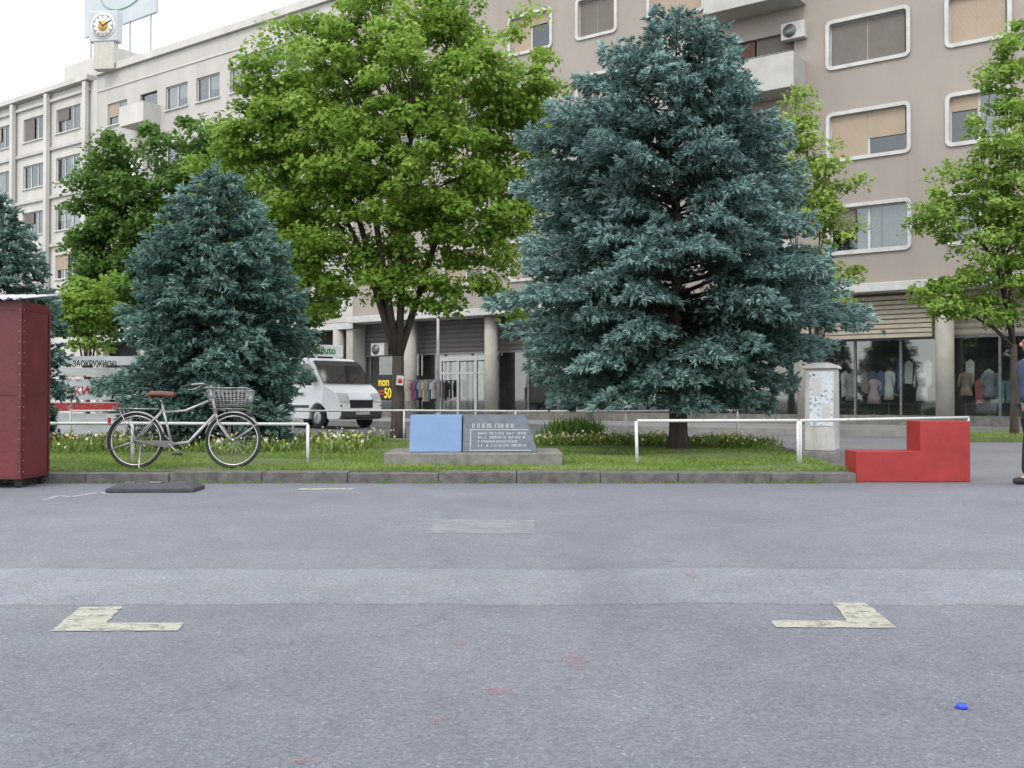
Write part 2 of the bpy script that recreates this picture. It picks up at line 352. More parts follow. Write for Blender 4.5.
def blob(px,py,rx,ry,seed):
    rn=random.Random(seed); c=gp(px,py); return [(c[0]+math.cos(a)*rx*rn.uniform(.5,1.2),c[1]+math.sin(a)*ry*rn.uniform(.5,1.2)) for a in [i*.25 for i in range(25)]]
sheet('chalk_marking',[blob(498,690,.055,.06,1),blob(575,660,.05,.12,2),blob(447,720,.05,.04,3),blob(312,760,.05,.03,4),blob(460,642,.03,.05,5),blob(668,560,.05,.07,6),blob(690,575,.03,.1,7)],M_chalk)
sheet('chalk_scribble',chalk([gp(44,500),gp(60,496),gp(72,497),gp(84,495),gp(100,492),gp(108,494)],.02),M_wch)
M_blue=pm('blue_plastic',(.02,.06,.45),None,5,.3)
x,y=gp(960,707); mb=MB(); mb.lathe([(.016,0),(.017,.003),(.016,.012),(.013,.014)],14,Matrix.Translation((x,y,.001))); mb.box(x-.022,y-.005,.001,x-.012,y+.008,.007)
tag(mb.build('bottle_cap',M_blue),'tiny bright blue plastic cap lying on the asphalt','cap')
# ---------------------------------------------------------------- spruce
def spruce(name,label,px,d,ztop,zlow,L,Rr,mat,dens=1.,seed=1,tier=.31):
    rn=random.Random(seed); X0=WX(px,d); base=.12
    root=thing(name,label,'tree',(X0,d,base)); k=F/d
    zl=[WZ(p,d)-base for p,_ in L][::-1]; wl=[w/k for _,w in L][::-1]
    zr=[WZ(p,d)-base for p,_ in Rr][::-1]; wr=[w/k for _,w in Rr][::-1]
    ztop-=base; H_=ztop
    mb=MB(); mb.tube([(0,0,-.1),(.02,0,.3),(0,.02,H_*.5),(0,0,H_*.98)],[.19*H_/7+.02,.13*H_/7+.02,.07*H_/7,.008],10); mb.build('trunk',M_bark,root)
    P=[];T=[];Ln=[];TI=[]; wb=MB(); gs=rn.gauss
    def clump(c,dirx,t,nt_,rad=.04,sp=.42):
        ti=t+rn.uniform(-.10,.10)
        for q in range(nt_):
            ox,oy,oz=gs(0,rad),gs(0,rad),gs(0,rad*.55)
            P.append((c[0]+ox,c[1]+oy,c[2]+oz)); T.append((dirx[0]+gs(0,sp),dirx[1]+gs(0,sp),dirx[2]+gs(0,.25)))
            Ln.append(rn.uniform(.09,.15)); TI.append(ti+oz*3.+rn.uniform(-.05,.05))  # upper tufts of a clump tinted lighter, top light put into the colour
    z=zlow-base; ang=0
    while z<H_-.05:
        top=z/H_; nb=int(round((13 if z<H_*.55 else 10)*dens)) if z<H_-.6 else 7
        for b in range(nb):
            ang+=2.39996+rn.uniform(-.3,.3); c,s=math.cos(ang),math.sin(ang)
            z0=z+rn.uniform(-.09,.09)
            rl=np.interp(z0,zl,wl); r_r=np.interp(z0,zr,wr)
            mod=1+.10*math.sin(3*ang+z*2.1+seed)+.07*math.sin(z*6+ang*2)
            Lb=max(.12,(rl*(1-c)/2+r_r*(1+c)/2)*rn.choice([1.04,1.,.96,.88,.7])*mod*rn.uniform(.95,1.02))
            rise=.30*top-.20*(1-top)
            def pt(u): return (c*Lb*u,s*Lb*u,z0+Lb*(rise*(u-1)*.9+.10*math.sin(math.pi*u)+.07*(u**3-1)))
            wb.tube([pt(0),pt(.5),pt(.92)],[.022*Lb/2+.006,.012*Lb/2+.004,.004],3)
            ub=rn.uniform(-.14,.14); st=.13; nu=max(2,int(Lb*.72/st))
            for i in range(nu+1):
                u=.28+.72*i/nu; q=pt(u); inner=u<.55
                tb=.10+.52*u*u+ub  # paler new growth outward, shade painted into the inner boughs
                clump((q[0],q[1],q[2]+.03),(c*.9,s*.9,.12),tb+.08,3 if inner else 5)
                side=min(.62,.45*Lb*(1-u)**.75*min(1,u*2.4)+.07)
                for sg in (-1,1):
                    a2=ang+sg*R(50+rn.uniform(-12,12)); c2,s2=math.cos(a2),math.sin(a2); ll=side*rn.uniform(.7,1.15)
                    nj=int(ll/.12)
                    for j in range(1,nj+1):
                        f=(j+rn.uniform(-.2,.2))/nj
                        if inner and rn.random()<.5: continue
                        dr=-.30*ll*f*f-.06*f
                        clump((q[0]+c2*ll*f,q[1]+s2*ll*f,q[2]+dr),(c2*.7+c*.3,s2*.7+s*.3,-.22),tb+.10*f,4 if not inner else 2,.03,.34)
                if u>.35:
                    for q_ in range(2):
                        clump((q[0]+gs(0,.07),q[1]+gs(0,.07),q[2]-rn.uniform(.04,.13)),(c*.55,s*.55,-.75),tb-.14,2,.03,.3)  # hanging undersides get a darker tint as painted shade
            clump(pt(1),(c,s,.22),.68+ub*.6,5,.035,.35)
        z+=(tier if z<H_*.62 else tier*.72)/max(.9,dens)
    for q in range(16): P.append((rn.uniform(-.04,.04),rn.uniform(-.04,.04),H_-.5+q*.035)); a=rn.uniform(0,6.28); T.append((math.cos(a)*.6,math.sin(a)*.6,.8)); Ln.append(.14); TI.append(.55)
    wb.build('boughs',M_bark,root)
    P=np.array(P);T=np.array(T);T/=np.linalg.norm(T,axis=1)[:,None];Ln=np.array(Ln);TI=np.array(TI)
    g=np.random.default_rng(seed); out=[];ti=[]; n=len(P)
    for q,(sp,ls,wd,off) in enumerate(((.16,1.15,.017,0.),(.22,1.0,.016,.0),(.3,.9,.015,.1),(.75,.55,.012,.25),(.75,.5,.012,.45))):
        dd=T+g.normal(size=(n,3))*sp; dd/=np.linalg.norm(dd,axis=1)[:,None]
        w=np.cross(dd,g.normal(size=(n,3))); w/=np.linalg.norm(w,axis=1)[:,None]; w*=wd*g.uniform(.8,1.25,n)[:,None]
        p=P+T*(Ln*off)[:,None]; ln=(Ln*ls)[:,None]
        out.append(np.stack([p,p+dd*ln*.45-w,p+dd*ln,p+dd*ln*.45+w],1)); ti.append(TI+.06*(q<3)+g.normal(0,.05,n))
    np_mesh('crown',np.concatenate(out),mat,root,np.concatenate(ti)); return n
Lb_=[(14,14),(22,38),(40,62),(60,80),(80,104),(100,100),(125,122),(150,172),(180,164),(210,150),(250,134),(285,162),(310,178),(350,172),(385,155),(405,138),(425,105)]
Rb_=[(14,14),(22,42),(40,60),(60,64),(80,66),(100,86),(130,104),(150,112),(180,122),(210,128),(250,146),(285,172),(310,172),(340,152),(360,122),(385,108),(405,100),(425,90)]
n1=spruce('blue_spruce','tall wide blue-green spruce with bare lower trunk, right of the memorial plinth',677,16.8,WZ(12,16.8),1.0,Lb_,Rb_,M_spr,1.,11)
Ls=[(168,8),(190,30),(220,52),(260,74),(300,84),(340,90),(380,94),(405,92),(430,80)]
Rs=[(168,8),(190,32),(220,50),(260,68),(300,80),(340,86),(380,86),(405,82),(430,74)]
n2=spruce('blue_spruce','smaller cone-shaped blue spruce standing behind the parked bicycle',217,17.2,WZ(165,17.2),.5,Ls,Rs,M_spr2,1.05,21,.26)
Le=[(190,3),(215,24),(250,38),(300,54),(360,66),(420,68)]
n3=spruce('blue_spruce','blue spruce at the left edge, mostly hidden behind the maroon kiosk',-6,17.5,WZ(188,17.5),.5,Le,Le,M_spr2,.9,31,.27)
# ---------------------------------------------------------------- leafy trees
def leafy(name,label,px,d,base,fork,lobes,mat,ncl,nlf,leaf=.10,cr=.42,trunk=.16,seed=1,limbs=26,squash=1.,lean=0,tb=0.):
    g=np.random.default_rng(seed); rn=random.Random(seed); k=F/d; X0=WX(px,d)
    root=thing(name,label,'tree',(X0,d,base))
    vol=np.array([a[2]*a[3] for a in lobes],float); vol/=vol.sum()
    cl=[];cb=[]
    for i in range(ncl):
        a=lobes[g.choice(len(lobes),p=vol)]
        u=g.normal(size=3); u/=np.linalg.norm(u); r=g.random()**.42
        if g.random()<.12: r*=1.15
        c=np.array([(a[0]-px)/k+u[0]*r*a[2]/k, u[1]*r*min(a[2],a[3]*1.1)/k*squash, (HY-a[1])/k+H-base+u[2]*r*a[3]/k])
        cl.append(c); cb.append(.12*u[2]*r+.08*r+g.normal(0,.13))  # higher and outer clusters tinted brighter: crown light and shade put into colour
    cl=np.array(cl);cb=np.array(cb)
    mb=MB(); zf=fork
    mb.tube([(0,0,-.2),(.0,0,.3),(lean*.4,0,zf*.6),(lean,0,zf)],[trunk*1.35,trunk*1.05,trunk*.92,trunk*.85],12); mb.build('trunk',M_bark,root)
    mb=MB(); idx=g.choice(ncl,min(limbs,ncl),replace=False)
    mains=[]; nm=5
    for j,i in enumerate(idx):
        c=Vector(cl[i]); 
        if j<nm or not mains:
            s=Vector((lean,0,zf-.05-.1*rn.random())); m1=s.lerp(c,.35)+Vector((0,0,.12*(c-s).length)); m2=s.lerp(c,.7)+Vector((rn.uniform(-.2,.2),rn.uniform(-.2,.2),.08*(c-s).length))
            mb.tube([s,m1,m2,c],[trunk*.62,trunk*.42,trunk*.24,.012],7); mains.append((s,m1,m2))
        else:
            b_=min(mains,key=lambda t:(t[1]-c).length); s=b_[1].lerp(b_[2],rn.random()*.8); m=s.lerp(c,.5)+Vector((rn.uniform(-.2,.2),rn.uniform(-.2,.2),.1*(c-s).length))
            mb.tube([s,m,c],[trunk*.22,trunk*.12,.008],5)
    mb.build('limbs',M_bark,root)
    n=ncl*nlf; ci=np.repeat(np.arange(ncl),nlf); cs=(cr*g.uniform(.55,1.35,ncl))[ci]
    u=g.normal(size=(n,3)); u/=np.linalg.norm(u,axis=1)[:,None]; u*=(g.random(n)**.5)[:,None]
    off=u*np.stack([cs,cs,cs*.5],1); off[:,2]-=.3*(off[:,0]**2+off[:,1]**2)/cs
    p=cl[ci]+off
    nr=g.normal(size=(n,3))*.6+np.array([0,-.35,.7])+u*.5; nr/=np.linalg.norm(nr,axis=1)[:,None]
    a=np.cross(nr,g.normal(size=(n,3))); a/=np.linalg.norm(a,axis=1)[:,None]; b=np.cross(nr,a)
    ls=(leaf*g.uniform(.55,1.3,n))[:,None]
    V=np.stack([p-a*ls*.5,p+b*ls*.36+nr*ls*.08-a*ls*.05,p+a*ls*.55-nr*ls*.1,p-b*ls*.36+nr*ls*.08-a*ls*.05],1)
    np_mesh('crown',V,mat,root,.45+tb+cb[ci]+g.normal(0,.13,n)+.12*u[:,2])  # upper leaves in each cluster also tinted lighter, as painted top light
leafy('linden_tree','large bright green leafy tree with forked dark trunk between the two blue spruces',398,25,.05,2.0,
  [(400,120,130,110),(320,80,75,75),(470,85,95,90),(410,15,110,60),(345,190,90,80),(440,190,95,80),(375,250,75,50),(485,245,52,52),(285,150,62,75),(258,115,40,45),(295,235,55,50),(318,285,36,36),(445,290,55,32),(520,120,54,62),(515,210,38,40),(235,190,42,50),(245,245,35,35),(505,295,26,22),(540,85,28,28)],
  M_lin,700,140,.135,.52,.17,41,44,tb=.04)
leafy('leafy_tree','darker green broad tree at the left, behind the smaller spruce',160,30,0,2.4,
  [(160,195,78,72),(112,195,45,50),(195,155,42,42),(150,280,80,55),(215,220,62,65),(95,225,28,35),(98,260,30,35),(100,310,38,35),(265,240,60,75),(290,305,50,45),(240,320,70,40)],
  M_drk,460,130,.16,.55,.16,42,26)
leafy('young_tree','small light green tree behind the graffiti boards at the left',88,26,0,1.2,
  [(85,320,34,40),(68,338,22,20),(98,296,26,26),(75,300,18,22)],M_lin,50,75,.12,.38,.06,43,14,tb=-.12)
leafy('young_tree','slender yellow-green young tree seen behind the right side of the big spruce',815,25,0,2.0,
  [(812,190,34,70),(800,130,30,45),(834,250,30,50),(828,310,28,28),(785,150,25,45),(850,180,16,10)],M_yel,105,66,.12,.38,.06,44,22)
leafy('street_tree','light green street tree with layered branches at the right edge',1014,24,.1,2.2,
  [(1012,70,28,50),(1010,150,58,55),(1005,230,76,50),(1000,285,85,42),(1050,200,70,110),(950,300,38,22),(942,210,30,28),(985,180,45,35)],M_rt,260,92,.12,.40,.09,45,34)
# ---------------------------------------------------------------- buildings
U=Vector((.817,-.576)).normalized(); NN=Vector((U.y,-U.x)); 
P0=Vector((11.3,31.4)); RZ=math.atan2(U.y,U.x)
def P(s,out=0): q=P0+U*s+NN*out; return q
def s_of(px,out=0):
    k=(px-512)/F; p=P0+NN*out
    return (k*p.y-p.x)/(U.x-k*U.y)
def z_of(py,s,out=0): return WZ(py,P(s,out).y)
GZ=.15
def bwall(mb,s0,s1,z0,z1,holes,depth=.22):
    xs=sorted({s0,s1,*[h[0] for h in holes],*[h[1] for h in holes]}); zs=sorted({z0,z1,*[h[2] for h in holes],*[h[3] for h in holes]})
    xs=[x for x in xs if s0<=x<=s1]; zs=[z for z in zs if z0<=z<=z1]
    for i in range(len(xs)-1):
        for j in range(len(zs)-1):
            cx=(xs[i]+xs[i+1])/2; cz=(zs[j]+zs[j+1])/2
            if any(h[0]<cx<h[1] and h[2]<cz<h[3] for h in holes): continue
            mb.add([(xs[i],0,zs[j]),(xs[i+1],0,zs[j]),(xs[i+1],0,zs[j+1]),(xs[i],0,zs[j+1])],[(0,1,2,3)])
    for a,b,c,d in holes:
        mb.add([(a,0,c),(b,0,c),(b,0,d),(a,0,d),(a,depth,c),(b,depth,c),(b,depth,d),(a,depth,d)],[(0,4,5,1),(1,5,6,2),(2,6,7,3),(3,7,4,0)])
def rr(w,h,r,n=5):
    o=[]
    for cx,cz,a0 in ((w/2-r,h/2-r,0),(-w/2+r,h/2-r,90),(-w/2+r,-h/2+r,180),(w/2-r,-h/2+r,270)):
        for i in range(n+1): a=R(a0+90*i/n); o.append((cx+r*math.cos(a),cz+r*math.sin(a)))
    return o
WC={}
def wmesh(w,h,sur,mull):
    key=('w',round(w,2),round(h,2),sur,mull)
    if key in WC: return WC[key]
    mb=MB()
    if sur:
        o=rr(w+.2,h+.2,.2); i_=rr(w-.03,h-.03,.09); k=len(o)
        vs=[(x,-.07,z) for x,z in o]+[(x,-.07,z) for x,z in i_]+[(x,.004,z) for x,z in o]+[(x,.13,z) for x,z in i_]
        fs=[]
        for a in range(k):
            b=(a+1)%k; fs+=[(a,b,k+b,k+a),(a,2*k+a,2*k+b,b),(k+a,k+b,3*k+b,3*k+a)]
        mb.add(vs,fs)
    else:
        mb.box(-w/2-.06,-.09,-h/2-.07,w/2+.06,.1,-h/2)
    fw=.055; y0,y1=.10,.16
    mb.box(-w/2,y0,-h/2,w/2,y1,-h/2+fw); mb.box(-w/2,y0,h/2-fw,w/2,y1,h/2)
    mb.box(-w/2,y0,-h/2+fw,-w/2+fw,y1,h/2-fw); mb.box(w/2-fw,y0,-h/2+fw,w/2,y1,h/2-fw)
    for q in range(1,mull): x=-w/2+w*q/mull; mb.box(x-.04,y0,-h/2+fw,x+.04,y1,h/2-fw)
    WC[key]=mb.mesh('window',M_white); return WC[key]
def bmesh_box(tagname,key,mat,fn):
    if key not in WC: mb=MB(); fn(mb); WC[key]=mb.mesh(tagname,mat)
    return WC[key]
def window(root,s0,s,z,w,h,style,sur=True,mull=2):
    wo=inst('window',wmesh(w,h,sur,mull),root,(s-s0,0,z))
    inst('pane',bmesh_box('pane',('p',round(w,2),round(h,2)),M_glass,lambda m:m.box(-w/2+.05,.128,-h/2+.05,w/2-.05,.134,h/2-.05)),wo)
    for i,c in enumerate(style):
        x0=-w/2+.06+(w-.12)*i/len(style); x1=x0+(w-.12)/len(style)-.03
        if c=='-': continue
        mat,fr,front={'T':(M_tan,1.,1),'t':(M_tan,.62,1),'u':(M_tan,.3,1),'B':(M_brn,1.,1),'b':(M_brn,.5,1),'C':(M_curt,1,0),'c':(M_curt,.6,0)}[c]
        y=(.075 if front else .19); zt=h/2-.05; zb=zt-(h-.1)*fr
        nm='blind' if front else 'curtain'
        key=(nm,c,round(x0,2),round(x1,2),round(h,2))
        inst(nm,bmesh_box(nm,key,mat,lambda m:m.box(x0,y,zb,x1,y+.02,zt)),wo)
def body(root,s0,sa,sb,z0,z1,mat,depthb=12,y0=0.):
    mb=MB(-s0); 
    mb.add([(sa,y0,z0),(sa,depthb,z0),(sa,depthb,z1),(sa,y0,z1)],[(0,1,2,3)]); mb.add([(sb,y0,z0),(sb,depthb,z0),(sb,depthb,z1),(sb,y0,z1)],[(3,2,1,0)])
    mb.add([(sa,depthb,z0),(sb,depthb,z0),(sb,depthb,z1),(sa,depthb,z1)],[(3,2,1,0)])
    return mb
SA,SB=-22.5,14.
q=P(-4); main=thing('apartment_building','long beige-brown apartment block with rounded white window frames above ground-floor shops','building',(q.x,q.y,0),RZ); s0=-4
rows=[6.4,9.4,12.4,15.35,18.3]
cols=[(3.2,1.65,2),(-.03,2.42,2),(-6.7,2.05,2),(-9.95,1.6,2),(-12.95,1.9,2),(-16.2,2.0,2),(-19.2,1.8,2),(6.3,2.4,2),(9.6,1.8,2)]
holes=[]
st={(-.03,12.4):'BB',(-.03,9.4):'Tt',(-.03,6.4):'bCC',(3.2,12.4):'TT',(3.2,9.4):'uC',(3.2,6.4):'CC',(-9.95,15.35):'BB',(-12.95,15.35):'Tu',(-6.7,15.35):'TT',(-.03,15.35):'tC',(3.2,15.35):'TB'}
for s,w,m in cols:
    for z in rows: holes.append((s-w/2,s+w/2,z-.71,z+.71))
bs0,bs1=-5.1,-2.0
bh=[]
for z in rows: 
    h_=(-4.7,-2.4,z-1.25,z+.75); holes.append(h_); bh.append(h_)
mb=body(main,s0,SA,SB,4.4,20.,M_beige); bwall(mb,SA,SB,4.6,20.,holes)
mb.add([(SA,0,20),(SB,0,20),(SB,12,20),(SA,12,20)],[(0,1,2,3)]); mb.build('wall',M_beige,main)
mb=MB(-s0); mb.box(SA+.05,.55,4.7,SB-.05,.6,19.9); mb.build('dark_room_backing',M_dark,main)  # backing sheet behind the windows, painted with the darkness of unlit rooms
mb=MB(-s0); mb.box(SA-.02,-.35,4.32,SB+.02,.0-.002,4.6); mb.box(SA,.0,4.32,SB,2.4,4.58); mb.build('ledge',M_white,main,bevel=.02)
mb=MB(-s0); mb.box(SA-.1,-.45,20.02,SB+.1,.5,20.3); mb.build('roof_edge',M_white,main)
rs=['tC','BB','Tc','TT','uC','bC','TT','Tt','BT']
for i,(s,w,m) in enumerate(cols):
    for j,z in enumerate(rows): window(main,s0,s,z,w,1.42,st.get((s,z),rs[(i*5+j*3)%9]),True,m)
for k_,z in enumerate(rows):
    zb=z-1.42; mb=MB(-s0)
    mb.box(bs0,-1.15,zb,bs1,-.004,zb+.14); mb.box(bs0,-1.2,zb-.03,bs1,-1.12,zb+1.1)
    mb.box(bs0,-1.115,zb+.143,bs0+.08,-.004,zb+1.1); mb.box(bs1-.08,-1.115,zb+.143,bs1,-.004,zb+1.1)
    b=mb.build('balcony',M_balc,main,bevel=.015)
    mb=MB(-s0); mb.tube([(bs0+.05,-1.16,zb+1.13),(bs1-.05,-1.16,zb+1.13)],.025,8); mb.build('handrail',M_metal,b)
    a,b_,c,d=bh[k_]
    mb=MB(-s0); mb.box(a,.12,c,a+.9,.18,d-.02); mb.build('balcony_door',M_wood,main)
    mb=MB(-s0); mb.box(a+.96,.13,c,b_-.02,.15,d); mb.build('balcony_window',M_glass if k_%2 else M_brn,main)
def ac(root,s0,s,z,out):
    mb=MB(-s0); mb.box(s-.4,-out-.3,z-.28,s+.4,-out,z+.28); o=mb.build('air_conditioner',M_white,root,bevel=.03)
    mb=MB(-s0); mb.cyl((s-.1,-out-.302,z),(s-.1,-out-.325,z),.22,.22,20)
    mb.build('fan_grille',M_metal,o)
ac(main,s0,s_of(797),z_of(31,s_of(797)),.0)
cs=[s_of(941,.3)+i*4.3 for i in range(-6,3)]
for s in cs:
    mb_=MB(-s0); mb_.cyl((s,.25,GZ),(s,.25,4.31),.27,.27,20); mb_.build('pillar',M_pil,main)
mb=MB(-s0)
mb.add([(SA,3.6,GZ+.01),(SB,3.6,GZ+.01),(SB,3.6,4.3),(SA,3.6,4.3)],[(0,1,2,3)]); mb.box(SA,.96,GZ-.1,SB,3.6,GZ+.05); mb.build('shop_interior',M_shopin,main)
mb=MB(-s0); mb.box(SA,.78,GZ-.05,SB,.95,.45); mb.build('shop_plinth',M_conc,main)
ed=s_of(445,-.8),s_of(498,-.8)
bays=[]
for i in range(len(cs)+1):
    a=SA if i==0 else cs[i-1]; b=SB if i==len(cs) else cs[i]; bays.append((a,b))
M_sl=stripemat('slatted_fascia',(.38,.33,.26),(.2,.17,.135),1.6); M_sd=stripemat('dark_fascia',(.10,.092,.083),(.05,.046,.043),1.6)
for i,(a,b) in enumerate(bays):
    mb=MB(-s0)
    for x in np.linspace(a,b,4): mb.box(x-.035,.8,.452,x+.035,.9,2.85)
    mb.box(a,.79,2.852,b,.92,2.93); mb.build('shop_frame',M_metal,main)
    mb=MB(-s0); mb.box(a,.86,.45,b,.866,2.85); mb.build('shop_window',M_shopglass,main)
    mb=MB(-s0); mb.box(a+.01,.82,2.935,b-.01,.9,4.31); mb.build('fascia',M_sl if b>-3 else M_sd,main)
mb=MB(-s0)
for q_ in range(9): z=2.9+q_*.15; mb.box(s_of(820),.30,z,s_of(930),.34,z+.115)
mb.build('sign_slats',pm('slat_beige',(.42,.37,.29),(.32,.28,.21),3,.8),main)
M_goods=[pm('goods_%d'%i,c,None,12,.9) for i,c in enumerate([(.5,.47,.43),(.38,.13,.13),(.1,.12,.2),(.5,.48,.44),(.24,.2,.16),(.14,.22,.24)])]
rg=random.Random(4); a0=s_of(835); 
for i in range(34):
    mb=MB(-s0); x=a0+i*.29+rg.uniform(-.05,.05)
    if abs(x-cs[6])<.35: continue
    zt_=rg.choice([1.9,1.6,2.2]); mb.prism([(x-.1,zt_-rg.uniform(.6,1.)),(x+.12,zt_-.75),(x+.14,zt_-.1),(x+.02,zt_),(x-.12,zt_-.1)],1.1,1.18); mb.build('displayed_clothing',M_goods[rg.randrange(6)],main)
mb=MB(-s0); a,b=ed; 
for x in (a,(a*2+b)/3,(a+2*b)/3,b): mb.box(x-.06,.5,GZ+.051,x+.06,.6,2.55)
mb.box(a-.06,.49,2.552,b+.06,.62,2.75); mb.box(a,.5,2.0,b,.58,2.08); eo=mb.build('entrance_door',M_alu,main)
mb=MB(-s0); mb.box(a,.54,GZ+.06,b,.546,2.5); mb.build('door_glass',M_shopglass,eo)
ac(main,s0,s_of(371),z_of(349,s_of(371)),-.7)
M_yl=pm('yellow_letters',(.75,.6,.04),(.7,.55,.03),3,.6); M_rd=pm('red_letters',(.5,.03,.02),(.4,.03,.02),3,.6)
ssx=s_of(386,.2); sg=thing('shop_sign','dark shop window sign with yellow and red lettering, just right of the white van','sign',(*P(ssx,.2),.15),RZ)
mb=MB(); mb.box(-.45,-.03,.75,.45,.03,1.85); mb.box(-.4,-.02,0,-.36,.02,.748); mb.box(.36,-.02,0,.4,.02,.748); mb.build('board',M_black,sg)
text_part('yellow_lettering','non',.52,M_yl,sg,(-.42,-.034,1.38),sx=.8,off=.01); text_part('red_lettering','=',.6,M_rd,sg,(-.42,-.034,.88),off=.012); text_part('yellow_digits','50',.6,M_yl,sg,(-.08,-.034,.86),sx=.7,off=.012)
# --- grey wing
WA,WB=-42.4,-22.52; q=P(-32); s0=-32
wing=thing('apartment_building','pale grey apartment wing between the beige block and the white-framed block','building',(q.x,q.y,0),RZ)
wr=[16.75,13.75,10.75,7.75]
wc=[-24.1,-30.05,-32.7,-35.25,-40.5]; holes=[(s-.92,s+.92,z-.62,z+.62) for s in wc for z in wr]
bd=[(-38.4,-36.9,z-1.15,z+.62) for z in wr]; holes+=bd
mb=body(wing,s0,WA,WB,GZ-.2,19.1,M_grey); bwall(mb,WA,WB,4.4,19.1,holes); mb.add([(WA,0,19.1),(WB,0,19.1),(WB,12,19.1),(WA,12,19.1)],[(0,1,2,3)]); mb.build('wall',M_grey,wing)
mb=MB(-s0); mb.box(WA+.05,.55,4.4,WB-.05,.6,19.0); mb.build('dark_room_backing',M_dark,wing)
mb=MB(-s0); mb.box(WA,-.18,19.12,WB,.5,19.5); mb.box(WA,-.05,18.2,WB,-.003,18.28); mb.build('roof_edge',M_cream,wing)
ws=['C-','b-','Cc','cB','--','tC','-c']
for i,s in enumerate(wc):
    for j,z in enumerate(wr): window(wing,s0,s,z,1.84,1.24,ws[(i*3+j*2)%7],False,2)
for k_,z in enumerate(wr):
    mb=MB(-s0); zb=z-1.3; mb.box(-38.7,-1.0,zb,-36.6,-.004,zb+.12); mb.box(-38.7,-1.04,zb,-36.6,-.98,zb+1.05); mb.box(-38.7,-.978,zb+.123,-38.63,-.004,zb+1.05); mb.box(-36.67,-.978,zb+.123,-36.6,-.004,zb+1.05); mb.build('balcony',M_cream,wing)
    mb=MB(-s0); a,b,c,d=bd[k_]; mb.box(a,.13,c,b,.15,d); mb.build('balcony_door',M_glass,wing)
    mb=MB(-s0); mb.box(-28.7,-.9,z-1.3,-26.0,-.004,z-.6); mb.box(-28.7,-.9,z+.62,-26,-.004,z+1.2)
    for x in (-28.7,-27.8,-26.9,-26.06): mb.box(x,-.9,z-.598,x+.06,-.82,z+.618)
    bo=mb.build('bay_window',M_grey,wing); mb=MB(-s0); mb.box(-28.6,-.86,z-.598,-26.1,-.855,z+.618); mb.box(-28.66,-.8,z-.598,-28.64,-.01,z+.618); mb.box(-26.07,-.8,z-.598,-26.05,-.01,z+.618); mb.build('pane',M_glass,bo)
mb=MB(-s0); mb.box(WA,.0,4.1,WB,.8,4.38); mb.build('ledge',M_white,wing); mb=MB(-s0); mb.box(WA,.8,GZ,WB,.86,4.1); mb.build('shop_window',M_dark,wing)
for s in np.linspace(WA+.3,WB-.3,6):
    mb=MB(-s0); mb.box(s-.2,.1,GZ,s+.2,.5,4.09); mb.build('pillar',M_pil,wing)
# --- white framed block
CA,CB=-66.,-42.42; q=P(-54); s0=-54
blk=thing('apartment_building','cream apartment block at far left with projecting bands and ribbed window bays','building',(q.x,q.y,0),RZ)
cr_=[17.2,14.35,11.5,8.65,5.8]; cc=[(-45.35,2.5),(-49.05,2.3),(-52.9,2.4),(-56.6,2.3),(-60.4,2.4)]
holes=[(s-w/2,s+w/2,z-.7,z+.7) for s,w in cc for z in cr_]
mb=body(blk,s0,CA,CB,GZ-.2,18.95,M_cream); bwall(mb,CA,CB,4.,18.95,holes); mb.add([(CA,0,18.95),(CB,0,18.95),(CB,12,18.95),(CA,12,18.95)],[(0,1,2,3)]); mb.add([(CA,0,GZ-.2),(CB,0,GZ-.2),(CB,0,4),(CA,0,4)],[(0,1,2,3)]); mb.build('wall',M_cream,blk)
mb=MB(-s0); mb.box(CA+.05,.55,4.4,CB-.05,.6,18.8); mb.build('dark_room_backing',M_dark,blk)
for z in [c+1.32 for c in cr_]:
    mb=MB(-s0); mb.box(CA,-.14,z-.10,CB-.6,-.004,z+.08); mb.build('band',M_grey,blk)
for s in (-43.2,-47.2,-51.,-54.8,-58.5,-62.3):
    mb=MB(-s0); mb.box(s-.16,-.36,.1,s+.16,-.145,18.9); mb.build('fin',M_cream,blk)
mb=MB(-s0); mb.box(CA,-.40,18.97,CB-.4,.4,19.25); mb.build('roof_edge',M_cream,blk)
for i,(s,w) in enumerate(cc):
    for j,z in enumerate(cr_): window(blk,s0,s,z,w,1.4,['b-','C-','-c','B-','cC','--','t-'][(i*3+j*2)%7],False,3)
mb=MB(-s0); mb.box(-47.5,1.0,19.0,-41.8,5,20.9); mb.build('penthouse',M_cream,blk)
mb=MB(); mb.box(CA,-5,-.1,SB+20,.0,GZ-.01); mb.box(CA,0.0,-.1,SB+20,.78,GZ-.012); o=mb.build('pavement',M_pave,loc=(P0.x,P0.y,0),rotz=RZ); struct(o)
# --- billboard and clock
cl_s=s_of(104,.4); q=P(cl_s,.4); zc=z_of(26,cl_s,.4); 
ck=thing('rooftop_clock','square white clock box with round dial on the roof at far left','clock',(q.x,q.y,19.3),R(-8))
zz=zc-19.3
mb=MB(); mb.box(-.85,-.3,zz-.85,.85,.3,zz+.85); mb.build('case',pm('clock_case',(.42,.43,.44),(.35,.36,.37),2,.5),ck,bevel=.06)
mb=MB(); mb.box(-.6,-.25,-.2,.6,.25,zz-.852); mb.build('stand',pm('pale_steel',(.45,.43,.36),None,4,.6),ck)
mb=MB(); mb.cyl((0,-.302,zz),(0,-.33,zz),.72,.72,32); mb.build('dial',pm('dial_white',(.75,.74,.68),(.65,.64,.58),3,.5),ck)
mb=MB(); mb.cyl((0,-.331,zz),(0,-.34,zz),.30,.30,24); mb.build('dial_centre',pm('ochre',(.55,.33,.08),(.45,.25,.05),6,.5),ck)
mb=MB(); mb.tube([(math.cos(t)*.6,-.335,zz+math.sin(t)*.6) for t in [i*.1309 for i in range(48)]],.02,4,closed=True)
